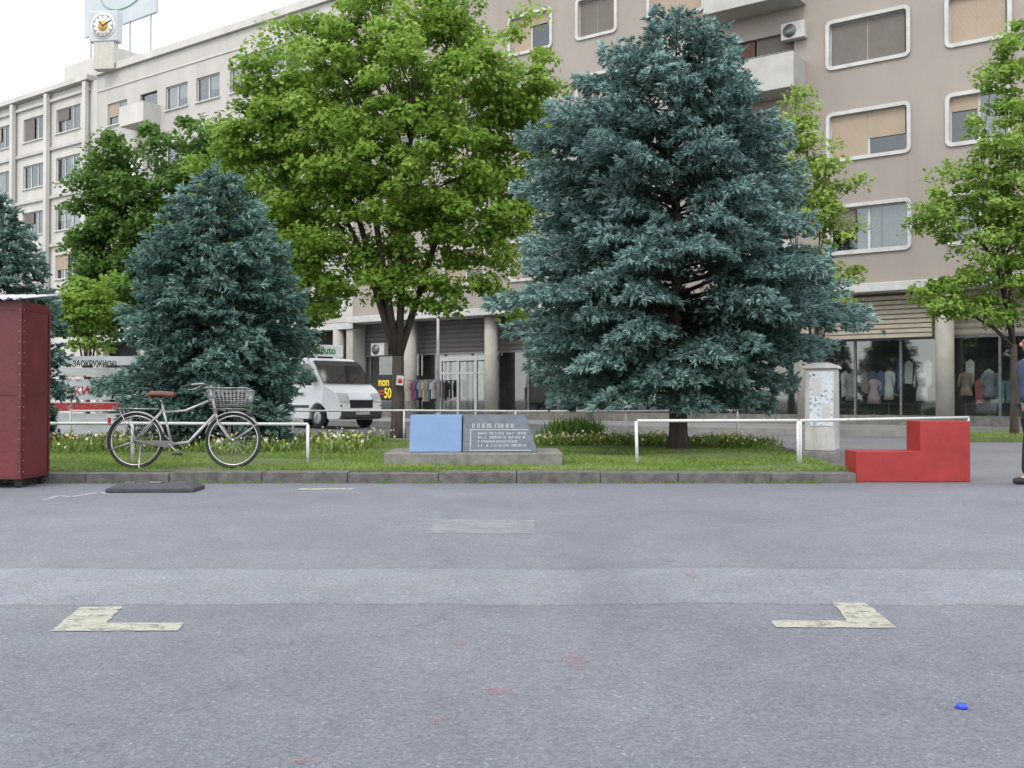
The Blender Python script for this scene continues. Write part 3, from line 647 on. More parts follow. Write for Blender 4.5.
for h in range(12):
    M_=Matrix.Translation((0,-.34,zz))@Matrix.Rotation(R(30*h),4,'Y'); mb.box(-.025,-.01,.44,.025,.005,.61,M_)
mb.build('hour_ring',M_metal,ck)
for ln,an,yy_ in ((.5,60,0),(.33,-40,-.02)):
    mb=MB(); mb.box(-.03,-.03+yy_,-.05,.03,-.015+yy_,ln,Matrix.Translation((0,-.34,zz))@Matrix.Rotation(R(an),4,'Y')); mb.build('clock_hand',M_black,ck)
bsn=s_of(118,-2.5); q=P(bsn,-2.5); zt=z_of(24,bsn,-2.5)
bb=thing('rooftop_billboard','large pale billboard with a faded rounded green emblem, behind the rooftop clock','billboard',(q.x,q.y,19.),RZ)
mb=MB(); mb.box(-3.6,-.1,zt-19,3.6,.1,zt-19+4.2); mb.build('panel',pm('billboard_face',(.42,.45,.46),(.36,.39,.405),.5,.6),bb)
mb=MB(); 
for x in (-3,-1,1,3): mb.box(x-.05,-.06,-.2,x+.05,.06,zt-19-.002)
mb.build('support_frame',M_alu,bb)
M_gr=pm('green_print',(.06,.3,.12),(.04,.22,.08),2,.6); M_gf=pm('faded_green',(.20,.33,.27),(.18,.29,.24),2,.7)
mb=MB(); mb.tube([(.6+2.5*math.cos(t),-.104,zt-19+2.35+1.45*math.sin(t)) for t in [i*math.pi/20 for i in range(40)]],.055,6,closed=True)
mb.tube([(-1.3+i*.24,-.104,zt-19+2.1+.35*math.sin(i*1.1)) for i in range(17)],.05,6); mb.build('green_emblem',M_gf,bb)
# --- mannequins and garments
def mannequin(px,h,col,lab,out=-1.15):
    s=s_of(px,out); q=P(s,out); t=thing('mannequin',lab,'mannequin',(q.x,q.y,GZ+.3),RZ+rnd.uniform(-.5,.5)); hh=h
    m=pm('cloth_'+str(px),col,tuple(c*.7 for c in col),6,.9)
    mb=MB(); mb.lathe([(.2,0),(.2,.02),(.02,.03),(.015,.6)],12); mb.build('stand',M_metal,t)
    mb=MB(); fl=rnd.uniform(.17,.27); mb.lathe([(fl,.5+rnd.uniform(-.1,.2)),(fl*.95,.7),(.17,.9),(.13,1.02),(.17,1.22),(.185,1.34),(.1,1.42),(.05,1.44)],14,Matrix.Diagonal((1,.62,hh,1)))
    for sd in (-1,1): mb.tube([(sd*.17,0,1.37*h),(sd*.22,-.02,1.15*h),(sd*.22,-.06,.95*h)],[.05,.045,.035],8)
    mb.build('dress',m,t)
for px,h,c,lab in [(852,.95,(.3,.28,.26),'mannequin in grey dress, leftmost in the right-hand shop window'),(874,.82,(.45,.3,.3),'short mannequin in dull pink dress in the shop window'),(889,1.0,(.55,.52,.48),'tall mannequin in pale beige coat in the shop window'),
     (922,.94,(.55,.52,.5),'mannequin in whitish dress beside the round pillar'),(966,.95,(.35,.25,.18),'mannequin in brown clothes, right of the round pillar'),(990,.95,(.25,.25,.27),'mannequin in dark grey clothes in the rightmost shop window')]: mannequin(px,h,c,lab)
gc=[(.35,.33,.3),(.25,.09,.1),(.06,.07,.14),(.2,.2,.21),(.3,.25,.18),(.1,.15,.14),(.35,.32,.33),(.12,.08,.11)]; gn=['cream','dark red','navy','grey','fawn','dark teal','pale pink','plum']
s=s_of(424,.0); q=P(s,.0); rk=thing('clothes_rail','metal clothes rail of a shop on the pavement left of the glass entrance','clothes rail',(q.x,q.y,GZ),RZ)
mb=MB(); mb.tube([(-1.0,0,1.6),(1.0,0,1.6)],.02,6); mb.tube([(-.95,0,0),(-.95,0,1.6)],.02,6); mb.tube([(.95,0,0),(.95,0,1.6)],.02,6); mb.build('frame',M_metal,rk)
for i in range(8):
    q=P(s-.8+i*.23,.0); g=MB(); g.prism([(-.02,1.59),(.02,1.59),(.2,1.47),(.23,1.2),(.15,1.22),(.14+.02*(i%3),.7+.06*(i%4)),(-.14-.02*(i%3),.7+.06*(i%4)),(-.15,1.22),(-.23,1.2),(-.2,1.47)],-.04,.04,Matrix.Rotation(R(55+12*(i%3)),4,'Z'))
    tag(g.build('hanging_garment',pm('garment_%d'%i,gc[i],None,5,.9),loc=(q.x,q.y,GZ),rotz=RZ,bevel=.015),'%s garment hanging on the clothes rail by the shop entrance'%gn[i],'garment')
mb=MB(); mb.tube([(0,0,0),(0,0,4.4)],[.06,.045],10); mb.cyl((0,0,0),(0,0,.5),.09,.08,10); mb.tube([(0,0,4.38),(.0,-.3,4.6),(0,-.8,4.65)],.035,8); mb.box(-.09,-1.2,4.6,.09,-.75,4.7)
tag(mb.build('lamp_post',M_alu,loc=(WX(438,33),33,0)),'thin grey lamp post in front of the glass shop entrance','lamp post')
mb=MB(); mb.box(-.09,-.012,-.13,.09,0,.11,Matrix.Rotation(R(6),4,'Y')); npl=mb.build('notice_plate',M_white,loc=(WX(400,24.75),24.76,WZ(380,24.75)))
tag(npl,'small whitish paper notice with red spot fixed on the forked tree trunk','notice')
mb=MB(); mb.cyl((0,-.013,-.02),(0,-.02,-.02),.06,.06,16); mb.build('red_spot',M_rd,npl)
# ---------------------------------------------------------------- rails
def rail(name,label,pts,step,zt=.69,zb=.12,r=.020,wav=.012):
    a=Vector(pts[0]);t=thing(name,label,'railing',(a.x,a.y,zb)); mb=MB(); V3=[]
    for i in range(len(pts)-1):
        p,q=Vector(pts[i]),Vector(pts[i+1]); n=max(1,round((q-p).length/step))
        for j in range(n+1):
            w=p.lerp(q,j/n); 
            if j<n or i==len(pts)-2: V3.append((w.x-a.x,w.y-a.y,zt-zb+rnd.uniform(-wav,wav)))
    mb.tube(V3,r,8); mb.build('rail',M_wpaint,t)
    for v in V3:
        m=MB(); m.tube([(v[0],v[1],-.05),(v[0]+rnd.uniform(-.012,.012),v[1],v[2]-r*.3)],r*1.1,8); m.build('post',M_wpaint,t)
rail('low_railing','low white tube railing behind the bicycle, ending beside the memorial',[(WX(308,13.2),13.2),(-12,13.2)],2.6,.66)
rail('low_railing','low white tube railing in front of the big spruce trunk',[(WX(637,13.2),13.2),(WX(798,13.2),13.2)],2.14,.70)
rail('low_railing','white rail running back from the corner behind the red block bench',[(WX(800,13.25),13.25),(WX(968,16.3),16.3)],4.5,.69,.0)
rail('low_railing','far white railing along the street side of the lawn',[(-9,20.3),(4.6,20.3)],2.4,.74,r=.020)
# ---------------------------------------------------------------- memorial
d=13.0; mm=thing('memorial_plinth','low memorial plinth, half pale blue and half dark plaque, on a concrete slab','memorial',(WX(472,d),d,.12))
X=lambda px: WX(px,d)-WX(472,d)
mb=MB(); mb.box(X(385),-.15,-.05,X(562),1.1,.17); mb.build('base_slab',M_conc,mm,bevel=.02)
zb,zt=.172,WZ(415,13.2)-.12
def slant(px0,px1,px1t,y0=0,y1=.75,ty=.16): 
    return [(X(px0),y0,zb),(X(px1),y0,zb),(X(px1),y1,zb),(X(px0),y1,zb),(X(px0),ty,zt),(X(px1t),ty,zt),(X(px1t),y1,zt),(X(px0),y1,zt)]
FB=[(0,3,2,1),(4,5,6,7),(0,1,5,4),(1,2,6,5),(2,3,7,6),(3,0,4,7)]
mb=MB(); mb.add(slant(409,461.5,461.5),FB); mb.build('blue_panel',pm('pale_blue_paint',(.125,.205,.335),(.10,.17,.29),3,.55),mm,bevel=.012)
mb=MB(); mb.add(slant(462.5,538,526,.0),FB); pq=mb.build('plaque',pm('dark_granite',(.095,.115,.135),(.055,.067,.08),12,.4),mm,bevel=.012)
M_sil=pm('worn_letters',(.38,.40,.41),(.27,.28,.29),20,.5)
mb=MB(); ey=Vector((0,.16,zt-zb)).normalized(); nrm=Vector((0,-(zt-zb),.16)).normalized()
def onf(px,v,w,h):
    c=Vector((X(px),0,zb))+ey*v+nrm*.004; u=Vector((1,0,0)); mb.add([c,c+u*w,c+u*w+ey*h,c+ey*h],[(0,1,2,3)])
r2=random.Random(3)
def row(pxa,pxb,v,h):
    x=pxa
    while x<pxb:
        onf(x,v,.009,h)
        if r2.random()<.85: onf(x,v+h*r2.choice([0,.45,.82]),.026,h*.18)
        if r2.random()<.7: onf(x+1.5,v,.009,h)
        x+=r2.choice([3.0,3.0,3.2,5.0])
row(472,512,.33,.06); row(478,526,.24,.032); row(478,526,.185,.032); row(478,518,.13,.032); row(478,524,.075,.032)
onf(470,.02,.80,.010); onf(470,.30,.76,.010); onf(470,.02,.010,.28); 
mb.build('inscription',M_sil,pq)
# ---------------------------------------------------------------- utility cabinet
d=15.0; cb=thing('utility_cabinet','tall weathered grey-white utility cabinet with torn posters, right of the big spruce','utility cabinet',(WX(826,d),d+.2,.1),R(-28))
M_cab=pm('cabinet_grp',(.44,.43,.40),(.27,.265,.24),5,.8,.2,50,stretch=(1,1,.4))
mb=MB(); mb.box(-.22,-.22,.1,.22,.22,1.34); mb.build('body',M_cab,cb,bevel=.02)
mb=MB(); mb.box(-.25,-.25,-.12,.25,.25,.098); mb.build('foot',M_conc,cb,bevel=.015)
mb=MB(); mb.add([(-.26,-.26,1.342),(.26,-.26,1.342),(.26,.26,1.342),(-.26,.26,1.342),(-.24,-.24,1.39),(.24,-.24,1.39),(.24,.24,1.39),(-.24,.24,1.39),(-.1,-.1,1.44),(.1,-.1,1.44),(.1,.1,1.44),(-.1,.1,1.44)],[(0,3,2,1)]+[(a+o,(a+1)%4+o,(a+1)%4+4+o,a+4+o) for o in (0,4) for a in range(4)]+[(8,9,10,11)]); mb.build('cap',M_cab,cb,bevel=.015)
mb=MB(); mb.box(-.225,-.18,.2,-.2205,-.172,1.3); mb.box(-.228,.1,.65,-.2205,.15,.73);mb.build('door_seam',M_black,cb)
m,t,n,l,b=nt('poster_print'); tc=n.new('ShaderNodeTexCoord'); vo=n.new('ShaderNodeTexVoronoi'); vo.inputs['Scale'].default_value=30; vo.distance='CHEBYCHEV'; l.new(tc.outputs['Object'],vo.inputs['Vector'])
cr=n.new('ShaderNodeValToRGB'); cr.color_ramp.interpolation='CONSTANT'; e=cr.color_ramp.elements; e[0].color=(.50,.52,.53,1); e[1].position=.76; e[1].color=(.2,.27,.36,1); x=e.new(.58); x.color=(.40,.44,.47,1); x=e.new(.88); x.color=(.05,.06,.08,1)
l.new(vo.outputs['Color'],cr.inputs[0]); l.new(cr.outputs[0],b.inputs['Base Color']); M_post=m
mb=MB(); mb.box(-.14,-.23,.48,.2,-.2205,1.3); mb.build('poster',M_post,cb); 
mb=MB(); mb.box(-.11,-.236,.95,.04,-.2325,1.2); mb.build('notice',M_white,cb)
mb=MB(); mb.box(.05,-.236,.58,.17,-.2325,.82); mb.build('notice',M_white,cb)
# ---------------------------------------------------------------- red bench
rb=thing('red_block_bench','red painted L-shaped wooden block seat standing at the kerb end','bench',(WX(908,11.86),11.86,0))
XB=lambda px:(px-908)/(995/11.86)
mb=MB(); mb.prism([(XB(856),0),(XB(970),0),(XB(970),.725),(XB(920),.725),(XB(920),.365),(XB(856),.365)],0,.42); mb.build('block',M_red,rb,bevel=.008)
mb=MB()
for px in (860,914,965):
    for z in (.04,.32): mb.cyl((XB(px),.001,z),(XB(px),-.002,z),.006,.006,8)
mb.build('nail_heads',M_maroon,rb)
# ---------------------------------------------------------------- kiosk
ks=thing('market_kiosk','maroon sheet-metal market kiosk with corrugated roof on small wheels at the left edge','kiosk',(-6.4,11.4,0))
kx0,kx1,ky0,ky1=-1.1,.96,-.36,.30
mb=MB(); mb.box(kx0,ky0,.1,kx1,ky1,2.08); mb.build('body',M_maroon,ks,bevel=.006)
mb=MB()
for z in (.12,1.05,2.0): mb.box(kx0,ky0-.006,z-.02,kx1+.004,ky0-.001,z+.02); mb.box(kx1+.001,ky0,z-.02,kx1+.006,ky1,z+.02)
for x in (kx0+.02,-.1,kx1-.02): mb.box(x-.02,ky0-.009,.142,x+.02,ky0-.0065,1.98)
for y in (ky0+.02,ky1-.02): mb.box(kx1+.0065,y-.02,.142,kx1+.01,y+.02,1.98)
mb.build('angle_frame',pm('dark_maroon',(.10,.016,.018),None,6,.5),ks)
mb=MB()
for z in np.arange(.18,1.98,.12):
    for x in (kx0+.02,-.1,kx1-.02): mb.cyl((x,ky0-.009,z),(x,ky0-.016,z),.009,.006,7)
    for y in (ky0+.02,ky1-.02): mb.cyl((kx1+.01,y,z),(kx1+.017,y,z),.009,.006,7)
mb.build('rivets',pm('rivet_metal',(.26,.13,.13),None,6,.4),ks)
mb=MB(); vs=[];fs=[];N=70
for i in range(N+1):
    x=kx0-.1+(kx1-kx0+.16)*i/N; z=.014*math.sin(i*1.57)
    vs+= [(x,ky0-.1,2.10+z),(x,ky1+.1,2.22+z)]
for i in range(N): fs.append((2*i,2*i+2,2*i+3,2*i+1))
mb.add(vs,fs,True); ro=mb.build('roof',M_roof,ks); so=ro.modifiers.new('s','SOLIDIFY'); so.thickness=.008
for x in (kx0+.1,kx1-.06):
    for y in (ky0+.06,ky1-.06):
        mb=MB(); mb.cyl((x,y-.015,.04),(x,y+.015,.04),.04,.04,14); mb.box(x-.012,y-.02,.05,x+.012,y+.02,.1); mb.build('wheel',M_black,ks)
c=WX(155,10.7); mb=MB()
mb.box(-.46,-.24,0,.46,.24,.04); mb.add([(-.46,-.24,.04),(.46,-.24,.04),(.46,.24,.04),(-.46,.24,.04),(-.36,-.16,.085),(.36,-.16,.085),(.36,.16,.085),(-.36,.16,.085)],[(0,1,5,4),(1,2,6,5),(2,3,7,6),(3,0,4,7),(4,5,6,7)])
rt=thing('sign_foot','flat black rubber sign base lying on the asphalt near the bicycle','sign base',(c,10.75,0),R(3)); rbx=mb.build('slab',pm('grey_rubber',(.05,.052,.058),(.03,.031,.035),12,.7,.2,80),rt,bevel=.012)
mb=MB(); mb.box(-.07,-.06,.086,.07,.06,.098); mb.build('socket',M_metal,rt,bevel=.004)
for sd in (-1,1): mb=MB(); mb.box(sd*.27-.05,-.02,.086,sd*.27+.05,.02,.094); mb.build('grip',M_metal,rt)
# ---------------------------------------------------------------- graffiti boards
d=24; gb=thing('graffiti_boards','pale horizontal board wall with black and red graffiti at the left, behind the flowers','board wall',((WX(95,d)),d,0))
M_bd=pm('dirty_white_board',(.36,.375,.365),(.22,.235,.23),3,.8,stretch=(.4,1,1.5))
tz=WZ(355,d); bx0=WX(95,d)
for i in range(7):
    mb=MB(); mb.box(-3.2,-.03+.008*(i%2),.1+i*(tz-.1)/7+.03,1.9,.03,.1+(i+1)*(tz-.1)/7-.03); mb.build('board',M_bd,gb)
for x in (-3,-1.2,.3,1.8): mb=MB(); mb.box(x-.04,.032,0,x+.04,.1,tz); mb.build('post',M_metal,gb)
M_rg=wornpaint('red_spray',(.36,.03,.03),.47,8,.12,.95)
mb=MB(); mb.box(-3.1,-.04,WZ(411,d),.9,-.0305,WZ(403,d)); mb.build('red_band',M_rg,gb)
text_part('black_graffiti','ЗАОКРУЖИ(36)',.22,M_black,gb,(WX(73,d)-bx0,-.036,WZ(367,d)),sx=.66,off=.002)
text_part('red_graffiti','ЧКИМ.',.27,M_rg,gb,(WX(66,d)-bx0,-.038,WZ(396,d)),rot=(R(90),R(-5),0),sx=1.05,off=.004)
mb=MB(); rr_=random.Random(9)
mb.tube([(WX(62+i*4,d)-bx0,-.04,WZ(378-rr_.uniform(-3,3),d)) for i in range(14)],.010,5)
mb.build('red_scribble',M_rg,gb)
# ---------------------------------------------------------------- van
M_vw=pm('van_white',(.84,.84,.83),(.78,.78,.77),1.5,.3,spec=.5)
M_vg=pm('van_glass',(.018,.022,.024),(.012,.014,.015),1,.06,spec=.8)
M_vd=pm('van_plastic',(.05,.05,.053),None,6,.6); M_lamp=pm('headlamp',(.55,.56,.56),(.4,.4,.4),8,.12); M_amb=pm('amber',(.6,.22,.02),None,5,.3)
vn=thing('delivery_van','white delivery van with a lettered roof sign, parked nose towards the linden trunk','van',(-6.80,34.4,0),R(-44)); vn.scale=(1.06,1.08,1.09)
prof=[(-2.4,.42),(-2.38,1.9),(-2.28,2.08),(-2.1,2.14),(.55,2.16),(.85,2.13),(1.05,2.05),(1.25,1.90),(1.50,1.63),(1.80,1.30),(2.05,1.20),(2.25,1.08),(2.38,.92),(2.45,.72),(2.47,.40),(2.35,.27)]
arch=lambda cx:[(cx+.43*math.cos(R(a)),.33+.43*math.sin(R(a))) for a in range(0,181,20)]
prof+= [(1.95,.27)]+arch(1.5)+[(1.05,.27),(-1.05,.27)]+arch(-1.5)+[(-2.0,.3)]
wv=lambda x,z: .96-max(0,z-1.1)*.11-max(0,x-1.7)*.24
mb=MB(); k=len(prof); vs=[(x,-wv(x,z),z) for x,z in prof]+[(x,wv(x,z),z) for x,z in prof]
mb.add(vs,[tuple(range(k-1,-1,-1)),tuple(range(k,2*k))]+[(i,(i+1)%k,(i+1)%k+k,i+k) for i in range(k)]); mb.build('body',M_vw,vn,bevel=.07,seg=3)
mb=MB(); wp=[(1.07,2.045),(1.27,1.90),(1.52,1.635),(1.79,1.34)]
vs=[(x+.02,y*(.82+.03*i),z+.02) for i,(x,z) in enumerate(wp) for y in (-1,1)]; mb.add(vs,[(2*i,2*i+1,2*i+3,2*i+2) for i in range(3)]); mb.build('windscreen',M_vg,vn)
for a,b in (((-.5),(-.02)),((.1),(.6))): mb=MB(); mb.tube([(1.80,a,1.37),(1.56,b,1.66)],.01,4); mb.build('wiper',M_black,vn)
for sd in (-1,1):
    mb=MB(); pl=[(.30,1.97),(.88,1.97),(1.02,1.90),(1.48,1.42),(.30,1.32)]; mb.add([(x,sd*(wv(x,z)+.012),z) for x,z in pl],[(0,1,2,3,4)]); mb.build('side_window',M_vg,vn)
    mb=MB()
    for pl in ([(.22,.35),(.235,.35),(.235,2.),(.22,2.)],[(-.9,.35),(-.885,.35),(-.885,2.),(-.9,2.)]): mb.add([(x,sd*(wv(x,z)+.006),z) for x,z in pl],[(0,1,2,3)])
    mb.box(-2.3,sd*.965-.012,.62,1.05,sd*.965+.012,.70); mb.build('side_moulding',M_vd,vn)
    mb=MB(); mb.box(1.15,sd*1.08-.09,1.3,1.25,sd*1.08+.09,1.62); mb.tube([(1.2,sd*.88,1.4),(1.2,sd*1.05,1.42)],.02,6); mb.build('mirror',M_vd,vn,bevel=.03)
    mb=MB(); mb.add([(2.31,sd*.45,1.05),(2.44,sd*.45,.82),(2.43,sd*.76,.80),(2.24,sd*.80,1.08),(2.2,sd*.45,1.0),(2.2,sd*.45,.8),(2.2,sd*.74,.8),(2.1,sd*.78,1.05)],[(0,1,2,3),(7,6,5,4),(0,4,5,1),(1,5,6,2),(2,6,7,3),(3,7,4,0)])
    for v_i in range(4): v=mb.v[v_i]; mb.v[v_i]=(v[0]+.035,v[1],v[2])
    mb.build('headlight',M_lamp,vn); mb=MB(); mb.box(2.42,sd*.74-.04,.66,2.475,sd*.74+.02,.72); mb.build('indicator',M_amb,vn)
    mb=MB(); mb.box(-2.44,sd*.88-.05,.8,-2.38,sd*.88+.05,1.4); mb.build('tail_light',M_rd,vn)
    for x in (1.5,-1.5):
        mb=MB(); mb.tube([(x,sd*.72,.33),(x,sd*.74,.33),(x,sd*.92,.33),(x,sd*.94,.33)],[.29,.33,.33,.29],26); w=mb.build('wheel',M_black,vn)
        mb=MB(); mb.tube([(x,sd*.935,.33),(x,sd*.955,.33),(x,sd*.945,.33)],[.2,.18,.06],20); mb.build('hubcap',M_alu,w)
mb=MB(); mb.box(2.3,-.76,.29,2.52,.76,.56); mb.build('bumper',M_vd,vn,bevel=.06)
mb=MB(); mb.box(2.36,-.42,.62,2.475,.42,.86); mb.build('grille',M_black,vn,bevel=.01)
mb=MB(); mb.box(2.515,-.26,.42,2.53,.26,.53); mb.build('number_plate',M_white,vn)
mb=MB(); mb.box(.55,-.62,2.22,.65,.62,2.58); mb.box(.57,-.4,2.14,.63,-.34,2.218); mb.box(.57,.34,2.14,.63,.4,2.218); rsn=mb.build('roof_sign',M_vw,vn,bevel=.02)
text_part('roof_sign_lettering','Idiluto',.32,M_gr,rsn,(.655,-.5,2.30),(R(90),0,R(90)),sx=1.0,off=.008)
# ---------------------------------------------------------------- bicycle
bk=thing('bicycle','old grey city bicycle with wire basket, parked before the smaller spruce','bicycle',(WX(137,12.35),12.3,.125),R(1)); 
bk.rotation_euler.x=R(-4)
M_sil2=pm('bike_silver',(.40,.39,.40),(.28,.265,.27),8,.38,metal=.35); M_chr=pm('chrome',(.48,.48,.48),(.30,.28,.25),10,.3,metal=.9); M_sad=pm('brown_saddle',(.16,.05,.04),(.09,.03,.025),9,.55)
r=.345; wb=1.2
def wheel(cx):
    c=Vector((cx,0,r+.005))
    ring=lambda rad,k=48:[c+Vector((math.cos(2*math.pi*i/k)*rad,0,math.sin(2*math.pi*i/k)*rad)) for i in range(k)]
    mb=MB(); mb.tube(ring(r-.016),.018,8,closed=True); w=mb.build('wheel',M_black,bk)
    mb=MB(); mb.tube(ring(r-.042),.011,6,closed=True); mb.build('rim',M_chr,w)
    mb=MB(); mb.cyl(c+Vector((0,-.05,0)),c+Vector((0,.05,0)),.02,.02,12)
    for i in range(32):
        a=2*math.pi*i/32; a2=a+(.6 if i%2 else -.6); sd=.03 if (i//2)%2 else -.03
        mb.tube([c+Vector((math.cos(a2)*.02,sd,math.sin(a2)*.02)),c+Vector((math.cos(a)*(r-.045),0,math.sin(a)*(r-.045)))],.0018,3)
    mb.build('spokes',M_chr,w)
wheel(0); wheel(wb)
ST=(.31,0,.80); BB_=(.44,0,.30); HT=(.93,0,.86); HB=(.975,0,.68)
mb=MB(); mb.tube([ST,BB_],.016,8); mb.tube([BB_,(.65,0,.33),HB],.02,8); mb.tube([(.345,0,.70),(.6,0,.72),HT],.015,8); mb.tube([HT,HB],.021,8)
for sd in (-.055,.055): mb.tube([BB_,(0,sd,r)],.010,6); mb.tube([(.33,sd*.4,.74),(0,sd,r)],.009,6)
mb.build('frame',M_sil2,bk)
mb=MB(); mb.tube([HB,(1.0,0,.61)],.018,8)
for sd in (-.045,.045): mb.tube([(1.0,sd*.6,.62),(1.02,sd,.56),(1.12,sd,.42),(wb,sd,r)],.010,6)
mb.build('fork',M_sil2,bk)
mb=MB(); mb.tube([ST,(.28,0,.89)],.012,8); mb.build('seat_post',M_chr,bk)
mb=MB(); vs=[];
sec=[(.14,.075,.90),(.18,.10,.93),(.25,.095,.935),(.34,.05,.93),(.43,.028,.925),(.46,.015,.915)]
for x,w,z in sec:
    for y,dz in ((-w,-.035),(-w*.8,0),(0,.012),(w*.8,0),(w,-.035)): vs.append((x,y,z+dz))
fs=[(i*5+j,i*5+j+1,i*5+j+6,i*5+j+5) for i in range(5) for j in range(4)]; mb.add(vs,fs,True); sdl=mb.build('saddle',M_sad,bk); m_=sdl.modifiers.new('s','SOLIDIFY'); m_.thickness=.02
mb=MB()
for y in (-.03,.03): mb.tube([(.17+.015*math.cos(t),y+.012*math.sin(t),.80+.012*i) for i,t in enumerate([q_*1.2 for q_ in range(9)])],.004,4)
mb.tube([(.16,-.03,.86),(.3,0,.87),(.4,0,.9)],.005,4); mb.build('saddle_springs',M_chr,sdl)
mb=MB(); mb.tube([HT,(.90,0,.98)],.013,8); mb.tube([(.66,-.3,.99),(.74,-.28,1.02),(.86,-.2,1.04),(.90,-.1,1.02),(.90,0,.98),(.90,.1,1.02),(.86,.2,1.04),(.74,.28,1.02),(.66,.3,.99)],.011,8); hb=mb.build('handlebar',M_chr,bk)
for sd in (-1,1):
    mb=MB(); mb.tube([(.75,sd*.277,1.02),(.65,sd*.302,.985)],.017,8); mb.build('grip',M_black,hb)
    mb=MB(); mb.tube([(.86,sd*.2,1.02),(.78,sd*.25,.97),(.70,sd*.27,.955)],.005,4); mb.build('brake_lever',M_chr,hb)
mb=MB(); mb.tube([(.87,-.15,1.0),(1.0,-.12,.95),(1.02,0,.75)],.003,4); mb.build('brake_cable',M_black,hb)
def fender(cx,a0,a1):
    mb=MB(); vs=[];n=24
    for i in range(n+1):
        a=R(a0+(a1-a0)*i/n)
        for y,dr in ((-.032,-.014),(0,0),(.032,-.014)): rad=r+.022+dr; vs.append((cx+math.cos(a)*rad,y,r+math.sin(a)*rad))
    mb.add(vs,[(i*3+j,i*3+j+1,i*3+j+4,i*3+j+3) for i in range(n) for j in range(2)],True)
    for sd in (-.04,.04): mb.tube([(cx,sd,r),(cx+math.cos(R(a1 if cx==0 else a0))*(r+.01),sd*.7,r+math.sin(R(a1 if cx==0 else a0))*(r+.01))],.004,4)
    o=mb.build('mudguard',M_sil2,bk); m_=o.modifiers.new('s','SOLIDIFY'); m_.thickness=.003
fender(0,15,200); fender(wb,35,165)
mb=MB(); 
for sd in (-.06,.06): mb.tube([(.28,sd,.74),(-.28,sd,.745)],.006,5); mb.tube([(-.2,sd,.745),(0,sd*.95,r)],.005,4)
for x in (-.28,-.15,0,.15): mb.tube([(x,-.06,.745),(x,.06,.745)],.005,4)
mb.build('rear_rack',M_chr,bk)
mb=MB(); mb.box(-.345,-.03,.56,-.325,.03,.63); mb.build('rear_reflector',M_rd,bk)
mb=MB(); mb.prism([(.06,.325),(.10,.31),(.40,.255),(.48,.265),(.505,.30),(.48,.34),(.42,.345),(.08,.345)],-.072,-.06); mb.build('chain_guard',pm('guard_grey',(.14,.135,.135),(.09,.085,.085),8,.5),bk,bevel=.006)
mb=MB(); mb.cyl((.44,-.09,.30),(.44,.09,.30),.012,.012,8); mb.tube([(.44,-.09,.30),(.56,-.095,.18)],.009,6); mb.tube([(.44,.09,.30),(.32,.095,.42)],.009,6); ckk=mb.build('crank',M_chr,bk)
mb=MB(); mb.box(.51,-.2,.165,.61,-.1,.19); mb.build('pedal',M_black,ckk); mb=MB(); mb.box(.27,.1,.41,.37,.2,.435); mb.build('pedal',M_black,ckk)
mb=MB(); mb.tube([(.05,.04,.30),(-.02,.14,.02),(-.05,.18,.0)],.008,6); mb.tube([(.08,-.04,.3),(.1,-.16,.02),(.13,-.16,.0)],.008,6); mb.build('kickstand',M_chr,bk)
mb=MB()
def loop(z,g): return [(.95-g,-.17-g,z),(1.36+g,-.17-g,z),(1.36+g,.17+g,z),(.95-g,.17+g,z)]
for i in range(6): z=.735+i*.05; g=.045*i/5; mb.tube(loop(z,g),.0035 if i<5 else .006,4,closed=True)
for i in range(11):
    f=i/10; 
    for sd in (-1,1): mb.tube([(.95+.41*f,sd*.17,.735),(.905+.5*f,sd*.215,.985)],.003,3)
    if i<9: f=i/8; mb.tube([(.95,-.17+.34*f,.735),(.905,-.215+.43*f,.985)],.003,3); mb.tube([(1.36,-.17+.34*f,.735),(1.405,-.215+.43*f,.985)],.003,3)
    mb.tube([(.95+.041*i,-.17,.735),(.95+.041*i,.17,.735)],.003,3)
mb.build('basket',M_chr,bk)
mb=MB(); mb.cyl((1.36,0,.69),(1.42,0,.69),.035,.05,12); mb.tube([(1.1,0,.73),(1.25,0,.69),(1.36,0,.69)],.008,5); mb.build('headlamp',M_vd,bk)
# ---------------------------------------------------------------- person
pr=thing('person','person in dark blue jacket and black trousers walking, cut by the right edge','person',(WX(1032,11.6),11.6,0))
M_skin=pm('skin',(.42,.25,.18),(.36,.2,.15),6,.5); M_jk=pm('blue_jacket',(.045,.065,.115),(.028,.04,.075),7,.85,.4,60); M_tr=pm('black_trousers',(.02,.02,.024),(.013,.013,.015),6,.85,.3,40); M_hair=pm('dark_hair',(.03,.022,.018),(.015,.012,.01),20,.7,.5,80)
def skin(name,verts,edges,mat,root=0,lv=2):
    me=bpy.data.meshes.new(name); me.from_pydata([v[:3] for v in verts],edges,[]); o=bpy.data.objects.new(name,me); C.objects.link(o); o.parent=pr
    me.materials.append(mat); o.modifiers.new('skin','SKIN'); 
    if not me.skin_vertices: return o
    for i,v in enumerate(verts):
        sv=me.skin_vertices[0].data[i]; ra=v[3]; sv.radius=(ra,ra); sv.use_root=(i==root)
    s=o.modifiers.new('sub','SUBSURF'); s.levels=lv; s.render_levels=lv; o.modifiers['skin'].use_smooth_shade=True; return o
bv=[(0,0,.94,.11),(-.01,0,1.1,.11),(-.01,0,1.28,.12),(0,0,1.42,.09),(-.01,0,1.5,.055),(-.025,0,1.57,.07),(-.03,0,1.64,.09),(-.02,0,1.70,.07)]
be=[(i,i+1) for i in range(7)]
def chain(start,pts):
    p=start
    for q_ in pts: bv.append(q_); be.append((p,len(bv)-1)); p=len(bv)-1
    return p
w=chain(3,[(0,-.17,1.41,.045),(-.02,-.235,1.14,.034),(-.13,-.235,.955,.024)])
